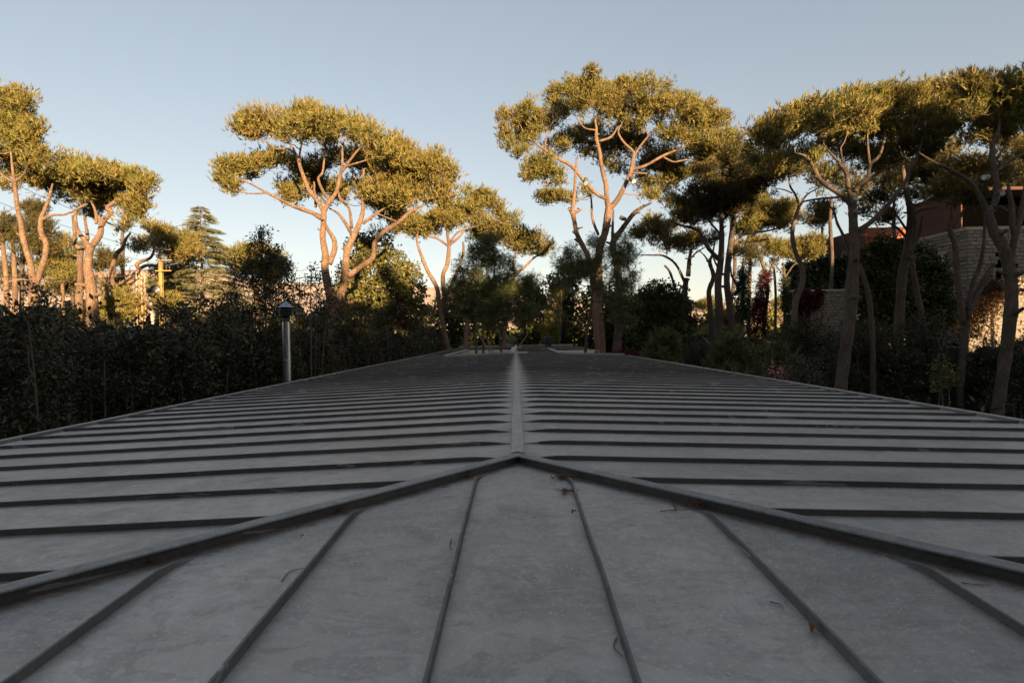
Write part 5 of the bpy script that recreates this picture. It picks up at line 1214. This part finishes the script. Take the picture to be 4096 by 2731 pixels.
for k in range(3):       # brown cladding boards of the upper storey, left flank
    for j in range(3):
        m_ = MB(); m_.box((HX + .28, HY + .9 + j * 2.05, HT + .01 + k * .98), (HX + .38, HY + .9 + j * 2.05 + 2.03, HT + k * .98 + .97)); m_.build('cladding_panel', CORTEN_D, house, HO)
m_ = MB(); m_.box((HX + .4, HY + 3.4, HT), (HX + 9, HY + 7, HT + 3.0)); m_.build('loggia_shade_box', OPENING_SHADE, house, HO)  # black box painted as the shaded loggia of the upper storey
m_ = MB(); m_.box((HX + .3, HY + .6, HT + 3.002), (HX + 9, HY + 7, HT + 3.25)); m_.build('roof_slab', CORTEN_D, house, HO)
fr = MB(); fr.box((door0, HY + .0, dz0), (door1, HY + .1, dz1)); fr.build('door', GLASS, house, HO)
fr = MB(); fr.box((door2, HY + .0, dz0), (door3 - .12, HY + .08, dz1)); dd = fr.build('door', GLASS, house, HO)
fr = MB(); fr.box((door3 - .118, HY - .06, dz0), (door3, HY + .06, dz1)); fr.build('door_curtain', WHITE, house, HO)
m_ = MB(); m_.box((wx(3966), HY - 1.1, dz0 - .75), (wx(4130), HY - .1, dz0 - .02)); m_.build('balcony', STONE_TRIM, house, HO)
rail = MB(); xa, xb = wx(3970), wx(4125)
for q in np.arange(xa, xb, .14): rail.bar((q, HY - 1.0, dz0), (q, HY - 1.0, dz0 + .85), .025)
rail.bar((xa, HY - 1.0, dz0 + .86), (xb, HY - 1.0, dz0 + .86), .05); rail.bar((xa, HY - 1.0, dz0 + .42), (xb, HY - 1.0, dz0 + .42), .025)
rail.build('railing', BLACKM, house, HO)
wy0 = HX / ((3786 - 2063) / FPX); wy1 = HX / ((3764 - 2063) / FPX)
zt, zb_ = CZ + (1347 - 1018 - 31) / FPX * wy0, CZ + (1347 - 1063 - 31) / FPX * wy0
m_ = MB(); m_.box((HX - .13, wy0, zb_), (HX - .07, wy1, zt)); wnd = m_.build('window', GLASS, house, HO)
m_ = MB(); m_.box((HX - .16, wy0 + .1, zb_), (HX - .131, wy0 + .4, zt - .1)); m_.build('shutter', WHITE, wnd, HO)
m_ = MB(); m_.box((HX - .2, wy0 - .2, zt), (HX - .06, wy1 + .2, zt + .28)); m_.build('lintel', STONE_TRIM, wnd, HO)
# sunlit corten block
BY = 60.0; bx0 = W(3462, 1000, BY)[0]; bz1 = W(3462, 911, BY)[2]
cb = empty('clad_block', (bx0 + 4, BY + 4, 0), 'orange brown metal clad block, front partly lit by the sun', 'building'); CO = (bx0 + 4, BY + 4, 0)
m_ = MB(); m_.box((bx0 + .06, BY + .06, 0), (bx0 + 8, BY + 7.5, bz1 - .1)); m_.build('wall', MORTAR, cb, CO)
for k in range(6):
    for j in range(4):
        h = 1.3; m_ = MB(); m_.box((bx0 + j * 1.9, BY, bz1 - (k + 1) * h + .015), (bx0 + j * 1.9 + 1.885, BY + .06, bz1 - k * h)); m_.build('cladding_panel', CORTEN, cb, CO)
        if j < 4: m_ = MB(); m_.box((bx0 - .05, BY + .01 + j * 1.9, bz1 - (k + 1) * h + .015), (bx0, BY + j * 1.9 + 1.89, bz1 - k * h)); m_.build('cladding_panel', CORTEN_D, cb, CO)  # unlit left flank: shade painted in with the darker cladding
# ivy block and creeper wall
def creeper(name, label, planes, leaf, n, scale, templ=BIGLEAF, cat='creeper', group=None):
    Ps = []; Ds = []; ar = [np.linalg.norm(np.cross(p[1], p[2])) for p in planes]
    for (o_, u_, v_, nn_), a_ in zip(planes, ar):
        k = int(n * a_ / sum(ar)); nc = max(6, k // 40); a = rng.uniform(0, 1, (nc, 2)); pk = rng.integers(0, nc, k)
        uv = np.clip(a[pk] + rng.normal(size=(k, 2)) * .06, 0, 1); P = np.array(o_) + uv[:, :1] * np.array(u_) + uv[:, 1:] * np.array(v_) + np.array(nn_) * rng.uniform(.03, .25, (k, 1)); Ps.append(P); Ds.append(np.array(nn_) + rng.normal(size=(k, 3)) * .5 + np.array([0, 0, -.3]))
    P = np.concatenate(Ps); V_, F_, A, Rr = scatter(P, np.concatenate(Ds), templ, scale, 4); o = P[:, :].mean(0)
    return tag(npobj(name, V_, F_, leaf, None, (0, 0, 0), {'age': A, 'rnd': Rr}), label, cat, group)
IYY = 58.0; ix0 = W(3282, 1100, IYY)[0]; ix1 = W(3420, 1100, IYY)[0]; iz = W(3340, 1032, IYY)[2]
ib = empty('garden_annexe', (ix0 + 2, IYY + 3, 0), 'ivy covered annexe with a dark window left of the stone house', 'building'); IO = (ix0 + 2, IYY + 3, 0)
m_ = MB(); m_.box((ix0, IYY, 0), (ix1 + 3, IYY + 7, iz)); m_.build('wall', plain('ivy_shade_render', (0.035, 0.032, 0.025), 0.9), ib, IO)  # dark wall colour stands in for the shade behind the ivy
m_ = MB(); m_.box((W(3330, 1130, IYY)[0], IYY - .3, W(3330, 1162, IYY)[2]), (W(3372, 1130, IYY)[0], IYY - .02, W(3330, 1108, IYY)[2])); m_.build('window', OPENING_SHADE, ib, IO)
creeper('ivy', 'dense green ivy coat on the annexe left of the stone house', [((ix0, IYY, 2), (ix1 - ix0 + 3, 0, 0), (0, 0, iz - 1.9), (0, -1, 0)), ((ix0, IYY, 2), (0, 7, 0), (0, 0, iz - 1.9), (-1, 0, 0))], IVY, 3600, 1.7, cat='ivy')
RY = 50.0; rx0 = W(2965, 1200, RY)[0]; rx1 = W(3300, 1200, RY)[0]; rz1 = W(3150, 1168, RY)[2]
rw = empty('garden_wall', (rx0 + 4, RY, 0), 'high stone garden wall partly hidden by dark red creeper', 'wall'); RO = (rx0 + 4, RY, 0)
stone_wall(rw, RO, 'y', RY, W(3175, 1200, RY)[0], rx1 + 4, 0.5, rz1, -1, parts=120, course=.28, length=.5)
m_ = MB(); m_.box((rx0 + 4.3, RY - .15, rz1 + .002), (rx1 + 4, RY + .3, rz1 + .16)); m_.build('coping', STONE_TRIM, rw, RO)
creeper('red_creeper', 'dark red creeper hanging over the stone garden wall', [((rx0 + 4.6, RY - .1, rz1 - 1.6), (rx1 - rx0 - 5, 0, 0), (0, 0, 1.75), (0, -1, 0)), ((rx0 + 4.6, RY - .1, 2.5), (1.2, 0, 0), (0, 0, rz1 - 2.5), (0, -1, 0))], REDIVY, 2600, .95)
def pillar_ivy(label, R, pl, Y, leaf, n, rad, scale, cat='creeper', name='red_creeper'):
    P = limb_points(R, pl, Y); C, Q = P; k = rng.integers(0, len(C), n); d = sph(n)
    X = C[k] + d * (Q[k][:, None] + rng.uniform(0, rad, (n, 1))) + rng.normal(size=(n, 3)) * .12
    V_, F_, A, Rr = scatter(X, d + np.array([0, 0, -.5]), BIGLEAF, scale, 4); return tag(npobj(name, V_, F_, leaf, attrs={'age': A, 'rnd': Rr}), label, cat)
pillar_ivy('crimson creeper draped down the crooked pine in a long skirt', R5, [(828, 440, 12), (812, 520, 20), (800, 600, 34), (785, 680, 50), (780, 760, 60), (790, 860, 60)], 54.5, REDIVY, 2600, .5, .62)
pillar_ivy('thin swag of crimson creeper strung between the grove trunks', R5, [(330, 690, 10, -2), (430, 705, 12, -2), (560, 715, 10, -2), (680, 690, 12, -2), (740, 660, 14, -2), (800, 590, 12, -2)], 56, REDIVY, 1300, .22, .55)
pillar_ivy('green ivy feathering the dark straight trunk', R5, [(692, 700, 20), (695, 600, 24), (695, 520, 18), (695, 420, 10)], 50.6, IVY, 900, .45, .8, 'ivy', 'ivy')
pillar_ivy('green ivy on the slender forked pine near the stone wall', R5, [(944, 640, 12), (944, 560, 12), (940, 470, 8)], 54.6, IVY, 500, .35, .7, 'ivy', 'ivy')
pillar_ivy('rusty autumn creeper climbing the sunlit foot of the stone house', R4, [(1450, 1620, 60), (1520, 1500, 70), (1560, 1420, 50), (1620, 1380, 40), (1690, 1330, 20)], 44.3, mat_leaf('rusty_creeper_leaves', (0.09, 0.055, 0.02), (0.10, 0.035, 0.018), .35), 1500, .9, .8, 'creeper', 'rusty_creeper')
# pink flowering shrub
leafy('pink_shrub', 'pink flowering shrub beyond the right eave', 'flowering shrub', 19, (3125, 1520), [(3110, 1475, 16, 12), (3135, 1490, 14, 12), (3100, 1500, 18, 16), (3125, 1520, 22, 16)], PINK, OAKB, 40, .8, stems=2, inner=.3)
leafy('rose_shrub', 'low dark red leaved shrub by the far right eave', 'shrub', 34, (2545, 1440), [(2520, 1425, 40, 14), (2600, 1435, 50, 16), (2460, 1420, 30, 10)], REDIVY, OAKB, 40, .9, stems=2)
leafy('lime_shrub', 'yellow green shrub lit behind the twin stemmed pine', 'shrub', 24, (3790, 1520), [(3770, 1470, 30, 30), (3800, 1510, 40, 30), (3760, 1530, 30, 30)], BROAD, BIGLEAF, 22, .6, stems=3)

# ------------------------------------------------------------------ poles, mast, lamp, wires
def lattice(label, name, px, ytop, ybot, Y, w, mat, taper=1.25, four=False, cat='utility pole', step=.55):
    t = W(px, ytop, Y); b = W(px, ybot, Y); base = (t[0], Y, 0); root = empty(name, base, label, cat); H = t[2]
    legs = [(-1, -1), (1, -1), (-1, 1), (1, 1)]
    pt = lambda sx, sy, z: (t[0] + sx * w / 2 * (1 + (taper - 1) * (1 - z / H)), Y + sy * w / 2 * (1 + (taper - 1) * (1 - z / H)), z)
    for sx, sy in legs:
        m_ = MB(); m_.bar(pt(sx, sy, 0), pt(sx, sy, H), w * (.16 if four else .26), w * (.16 if four else .1)); m_.build('leg', mat, root, base)
    for face in (((-1, -1), (1, -1)), ((-1, 1), (1, 1)), ((-1, -1), (-1, 1)), ((1, -1), (1, 1))):
        z = .3; k = 0
        m_ = MB()
        while z + step < H - (0 if four else 2.6):
            a, c = (face if k % 2 else face[::-1]); m_.bar(pt(*a, z), pt(*c, z + step), .035, .02); z += step; k += 1
        o = m_.build('lattice_brace', mat, root, base)
    if not four:   # boxed head of the pole
        m_ = MB(); m_.box((t[0] - w / 2 + .02, Y - w / 2 + .02, H - 2.6), (t[0] + w / 2 - .02, Y + w / 2 - .02, H + .02)); m_.build('pole_head', mat, root, base)
    return root, base, t
yp, yb, yt = lattice('yellow painted lattice utility pole with three crossarms left of the cedar', 'utility_pole', 641, 993, 1345, 40, .18, YELLOW, 1.2)
ins_pts = []
for py, x0, x1 in ((1001, 622, 690), (1043, 630, 694), (1085, 628, 692)):
    a = W(x0, py, 40); b = W(x1, py, 40); m_ = MB(); m_.bar((a[0], 39.8, a[2]), (b[0], 39.8, a[2]), .06, .07); arm = m_.build('crossarm', YELLOW, yp, yb)
    for ix in (b[0] - .12, b[0] - .34):
        m_ = MB(); m_.lathe([(.012, .05), (.012, .16), (.04, .17), (.04, .2), (.02, .21), (.036, .23), (.036, .26), (.02, .28), (.03, .3), (.02, .34)], (ix, 39.8, a[2]), 10); m_.build('insulator', INSUL, arm, yb)
    ins_pts.append((b[0] - .12, 39.8, a[2] + .33))
bp, bb, bt = lattice('rusty brown lattice mast wound with cables left of the yellow pole', 'lattice_mast', 561, 1090, 1345, 38, .34, RUST, 1.05, True, 'lattice mast', .5)
m_ = MB()
for k in range(4):
    z = bt[2] - .3 - k * .45; r = .25 + .08 * k; a = np.linspace(0, 5.4, 16); m_.tube([(bt[0] + .1 * k + r * math.cos(q), 37.7, z + r * .8 * math.sin(q)) for q in a], [.018] * 16, 5)
m_.build('cable_coil', CABLE, bp, bb)
lp = W(621, 1156, 36); lamp = empty('street_lamp', (bt[0], 36.6, 0), 'grey street lamp head on a slanting arm beside the yellow pole', 'street lamp'); LO = (bt[0], 36.6, 0)
m_ = MB(); q = W(576, 1192, 37); m_.tube([(bt[0] + .05, 37.4, q[2] - .5), (q[0], 37, q[2]), (lp[0] - .25, 36.2, lp[2] - .12)], [.04, .035, .03], 8); m_.build('arm', RUST, lamp, LO, True)
hd = np.array([.86, -.2, .46]); hd /= np.linalg.norm(hd)
m_ = MB(); c_ = np.array([lp[0] - .3, 36.2, lp[2] - .16]); tt = np.linspace(0, 1, 8); m_.tube([c_ + hd * .62 * t_ for t_ in tt], [.06, .1, .13, .15, .16, .155, .12, .05], 12); m_.build('lamp_housing', GALV, lamp, LO, True)
m_ = MB(); c2 = c_ + hd * .36 + np.array([.06, -.03, -.09]); m_.tube([c2 - hd * .22, c2 - hd * .15, c2, c2 + hd * .15, c2 + hd * .2], [.03, .09, .13, .09, .03], 12); m_.build('lamp_lens', LENS, lamp, LO, True)
cpx = W(611, 1245, 39); m_ = MB(); m_.box((cpx[0] - .09, 38.9, 0), (cpx[0] + .09, 39.1, cpx[2])); m_.box((cpx[0] - .1, 38.89, cpx[2] + .001), (cpx[0] + .1, 39.11, cpx[2] + .05))
tag(m_.build('concrete_post', CONCRETE), 'short square concrete post between the mast and the yellow pole', 'post')
def wire(lab, pts, r=.014, sag=.25):
    P = []
    for a, b in zip(pts[:-1], pts[1:]):
        a = np.array(a); b = np.array(b); t = np.linspace(0, 1, 14, endpoint=False)[:, None]; C = a * (1 - t) + b * t; C[:, 2] -= sag * 4 * (t * (1 - t))[:, 0]; P += list(C)
    P.append(np.array(pts[-1])); m_ = MB(); m_.tube(P, [r] * len(P), 5); tag(m_.build('overhead_wire', CABLE), lab, 'wire', 'overhead wires by the yellow pole')
wl = lambda x, y, Y: tuple(W(*R1(x, y), Y))
wire('top overhead wire, from the left photo edge through the top crossarm', [wl(-60, 555, 33), ins_pts[0], wl(1340, 1165, 52)])
wire('middle overhead wire through the second crossarm', [wl(-60, 705, 33), ins_pts[1], wl(1340, 1240, 52)])
wire('lower overhead wire through the third crossarm', [wl(-60, 800, 33), ins_pts[2], wl(1300, 1260, 52)])
wire('thick bundled cable running left from the top of the brown mast', [wl(-60, 1140, 33), wl(440, 1166, 36), wl(800, 1130, 38)], .028, .1)
wire('thin cable sloping below the thick bundled one', [wl(-60, 1180, 33), wl(400, 1225, 36), wl(790, 1150, 38)], .014, .2)
wire('lowest thin cable crossing the left shrubs', [wl(-60, 1245, 33), wl(780, 1250, 38)], .014, .15)
wire('faint wire across the gap right of the round domed pine', [tuple(W(1180, 1085, 60)), tuple(W(1300, 1068, 60))], .02, .02)
# small white house far left
wa = W(545, 1300, 60); wb = W(700, 1300, 60)
wh = empty('white_house', ((wa[0] + wb[0]) / 2, 63, 0), 'small white house glimpsed behind the brown mast and the yellow pole', 'house'); WO = ((wa[0] + wb[0]) / 2, 63, 0)
m_ = MB(); m_.box((wa[0], 60, -1), (wb[0], 66, W(600, 1330, 60)[2])); m_.build('wall', PLASTER, wh, WO)
xc_ = W(590, 1300, 60)[0]; zt = W(590, 1262, 60)[2]; zl = W(600, 1330, 60)[2]
m_ = MB(); m_.add([(wa[0] + .4, 60.01, zl + .002), (xc_ + 1.2, 60.01, zl + .002), (xc_ + 1.2, 60.01, zt), (xc_ - .2, 60.01, zt), (wa[0] + .4, 65, zl + .002), (xc_ + 1.2, 65, zl + .002), (xc_ + 1.2, 65, zt), (xc_ - .2, 65, zt)], [(0, 1, 2, 3), (4, 7, 6, 5), (0, 4, 5, 1), (3, 2, 6, 7), (0, 3, 7, 4), (1, 5, 6, 2)]); m_.build('gable', WHITE, wh, WO)
m_ = MB(); m_.box((xc_ + .2, 59.95, zt - .9), (xc_ + .6, 60.0, zt - .5)); m_.build('window', GLASS, wh, WO)
m_ = MB(); m_.box((wa[0] - .2, 59.8, zl - .12), (wb[0] + .2, 59.998, zl)); m_.build('eave', GALV, wh, WO)
# spotlights strapped to the trunks
def spot(lab, px, py, Y, s, aim=(.6, -.6, -.4)):
    c = W(px, py, Y); root = empty('spotlight', tuple(c), lab, 'spotlight', 'spotlights strapped to the pine trunks'); a = np.array(aim, float); a /= np.linalg.norm(a)
    m_ = MB(); m_.tube([c - a * s * .6, c - a * s * .5, c + a * s * .5, c + a * s * .62], [s * .2, s * .38, s * .42, s * .46], 12); m_.build('housing', GALV, root, tuple(c), True)
    m_ = MB(); m_.tube([c + a * s * .621, c + a * s * .64], [s * .38, s * .38], 12); m_.build('lens', LENS, root, tuple(c))
    m_ = MB(); m_.bar(c - np.array([s * .5, 0, 0]), c + np.array([s * .1, .3, -.1]), .05); m_.build('bracket', BLACKM, root, tuple(c))
spot('white spotlight on the left limb of the tall central pine', *R3(710, 620), 39.3, .42, (-.1, -.5, -.8)); spot('spotlight on the right limb of the tall central pine', *R3(952, 612), 39.3, .42, (.3, -.6, -.7))
spot('dark upper spotlight on the stout furrowed trunk', *R4(772, 838), 26.2, .24, (0, -.3, 1)); spot('lower spotlight on the stout furrowed trunk', *R4(790, 892), 26.2, .24, (.7, -.5, -.5))
spot('round drum spotlight on the rightmost twisted pine', *R4(1655, 775), 23.4, .24, (-.4, -.6, -.5)); spot('small spotlight on the left limb of the rightmost pine', *R4(1560, 685), 23.3, .26, (-.8, -.4, -.2))
spot('black spotlight on the shaded limb right of the tall central pine', *R3(905, 815), 40.3, .36, (-.8, -.4, .2))
# roof furniture at the far end
c = W(2192, 1372, 45.0); m_ = MB(); m_.lathe([(.26, 0), (.27, .3), (.34, .34), (.34, .42), (.27, .46), (.3, .55), (.3, .75), (.22, .86), (0, .88)], (c[0], 45, zs(c[0]) - .02), 14)
tag(m_.build('roof_cowl', BLACKM), 'squat dark roof cowl standing on the far end of the roof', 'roof cowl')
c = W(1848, 1392, 42.0); fr = empty('metal_chair', (c[0], 42, zs(c[0])), 'thin metal frame like a chair on the far left roof edge', 'metal frame'); zc0 = zs(c[0]); CO2 = (c[0], 42, zc0)
for dx in (0, .75):
    m_ = MB(); m_.bar((c[0] + dx, 42, zs(c[0] + dx) - .01), (c[0] + dx, 42, zc0 + (.8 if dx == 0 else .42)), .04); m_.build('leg', GALV, fr, CO2)
m_ = MB(); m_.bar((c[0], 42, zc0 + .42), (c[0] + .75, 42, zc0 + .42), .05); m_.bar((c[0], 42, zc0 + .78), (c[0] + .1, 42, zc0 + .78), .04); m_.build('seat_rail', GALV, fr, CO2)
# bare sticks leaning out of the left well
for lab, pts in (('bare forked branch leaning over the ridge from the left well', [(2050, 1425), (2075, 1385), (2105, 1345), (2110, 1315)]), ('thin bare stick rising from the left well', [(1978, 1420), (1955, 1370), (1940, 1330)]), ('second thin bare stick in the left well', [(1968, 1420), (1925, 1355), (1895, 1325)])):
    P = [W(x, y, 27.0) for x, y in pts]; P = spline(np.array(P), 5); m_ = MB(); m_.tube(P, np.linspace(.035, .01, len(P)), 6); tag(m_.build('bare_branch', BARK_TWIG), lab, 'branch')

# ------------------------------------------------------------------ litter on the near roof
def on_front(px, py):      # pixel -> point on the front hip slope
    d = Rn @ np.array([(px - 2048) / FPX, -(py - 1365.5) / FPX, -1.0])
    t = (CZ - RZ + PITCH * D) / (PITCH * d[1] - d[2]); return np.array([0, 0, CZ]) + d * t
def litter(lab, px, py, n, spread, L=.07, leaf=0):
    c = on_front(px, py); m_ = MB()
    for _ in range(n):
        a = rng.uniform(0, 6.28); p = c + np.array([rng.normal() * spread, rng.normal() * spread * .6, 0]); p[2] = zf(p[1]) + .004 + abs(rng.normal()) * .006
        l = L * rng.uniform(.5, 1.2); q = p + np.array([math.cos(a), math.sin(a), rng.uniform(-.02, .14)]) * l; md = (p + q) / 2 + np.array([math.sin(a), -math.cos(a), .3]) * l * .14
        m_.tube([p, md, q], [.0011, .0011, .0006], 4)
    for _ in range(leaf):
        p = c + np.array([rng.normal() * spread, rng.normal() * spread * .5, .01]); s = rng.uniform(.008, .02); u = sph(1)[0] * s; v_ = np.cross(u, sph(1)[0]); p[2] = zf(p[1]) + .012
        m_.add([p - u, p + v_ * .5 + [0, 0, .004], p + u, p - v_ * .5], [(0, 1, 2, 3)])
    return m_, c
for lab, px, py, n, sp_, lf in (
        ('clump of fallen brown needles and leaves at the top of the seam right of centre', 2258, 1915, 46, .022, 16), ('clump of fallen needles at the top of the second seam right of the ridge', 2780, 2030, 40, .03, 10),
        ('small needle clump on the seam just below the hip apex debris', 2262, 1970, 22, .012, 8), ('small brown debris at the top of the seam left of centre', 1868, 1906, 14, .012, 8), ('small brown debris at the top of the second seam left of the ridge', 1350, 2045, 10, .014, 6), ('dry debris at the top of the leftmost visible seam', 590, 2255, 14, .014, 8)):
    m_, c = litter(lab, px, py, n, sp_, .06, lf); tag(m_.build('needle_clump', NEEDLE_DRY), lab, 'needle litter', 'fallen needle clumps on the roof')
m_ = MB()
for s_, n_ in ((-1, 150), (1, 210)):
    for _ in range(n_):
        t = rng.uniform(.15, 3.6); x = s_ * t; y = D - t - .06 - abs(rng.normal()) * .022 - .03
        p = np.array([x, y, zf(y) + .003]); a = rng.normal() * .8 + s_ * -.78; l = rng.uniform(.02, .06)
        q = p + np.array([math.cos(a), math.sin(a), rng.uniform(0, .1)]) * l; q[2] = max(q[2], zf(q[1]) + .002); m_.tube([p, (p + q) / 2 + [0, 0, .002], q], [.0009, .0009, .0005], 3)
o = m_.build('needle_drift', NEEDLE_DRY); o['kind'] = 'stuff'
for lab, pts in (('long thin twig pointing left from the needle clump right of the ridge', [(2640, 2048), (2700, 2042), (2770, 2040)]), ('forked twig on the sheet left of the right needle clump', [(3080, 2410), (3120, 2422), (3135, 2440)]), ('forked dry twig near the right photo edge', [(3845, 2335), (3900, 2342), (3965, 2345)]),
                 ('curved dark twig against the seam right of centre near the photo bottom', [(2468, 2555), (2455, 2590), (2490, 2630)]), ('curved dry leaf stalk lying on the seam left of centre', [(1805, 2160), (1800, 2190), (1808, 2200)]), ('fine twig by the left needle debris', [(1125, 2330), (1160, 2290), (1215, 2277)]), ('hair thin twig on the right sheet under the hip', [(2875, 2095), (2900, 2102), (2910, 2118)])):
    P = [on_front(x, y) + np.array([0, 0, .005]) for x, y in pts]; P = spline(np.array(P), 4); m_ = MB(); m_.tube(P, np.linspace(.002, .001, len(P)), 5); tag(m_.build('dry_twig', NEEDLE_DRY), lab, 'twig', 'dry twigs on the near roof')
for lab, px, py, s in (('curled dry leaf resting on the seam right of centre', 2295, 2060, .016), ('curled rust coloured leaf beside the third seam at lower right', 3250, 2530, .02), ('tiny reddish leaf on the left sheet', 1210, 2158, .008)):
    c = on_front(px, py) + np.array([0, 0, .01]); m_ = MB(); vs = []
    for i in range(5):
        t = i / 4; w = s * .55 * math.sin(math.pi * (.08 + .84 * t)); x = (t - .5) * 2 * s
        for j in (-1, 0, 1): vs.append((c[0] + x * .6 + j * w * .8, c[1] + x - j * w * .4, c[2] + abs(j) * w * .9 + .008 * math.sin(t * 3) + random.uniform(0, .002)))
    m_.add(vs, [(i * 3 + j, i * 3 + j + 1, i * 3 + j + 4, i * 3 + j + 3) for i in range(4) for j in range(2)]); tag(m_.build('dry_leaf', DRY), lab, 'leaf', 'dry leaves on the near roof')
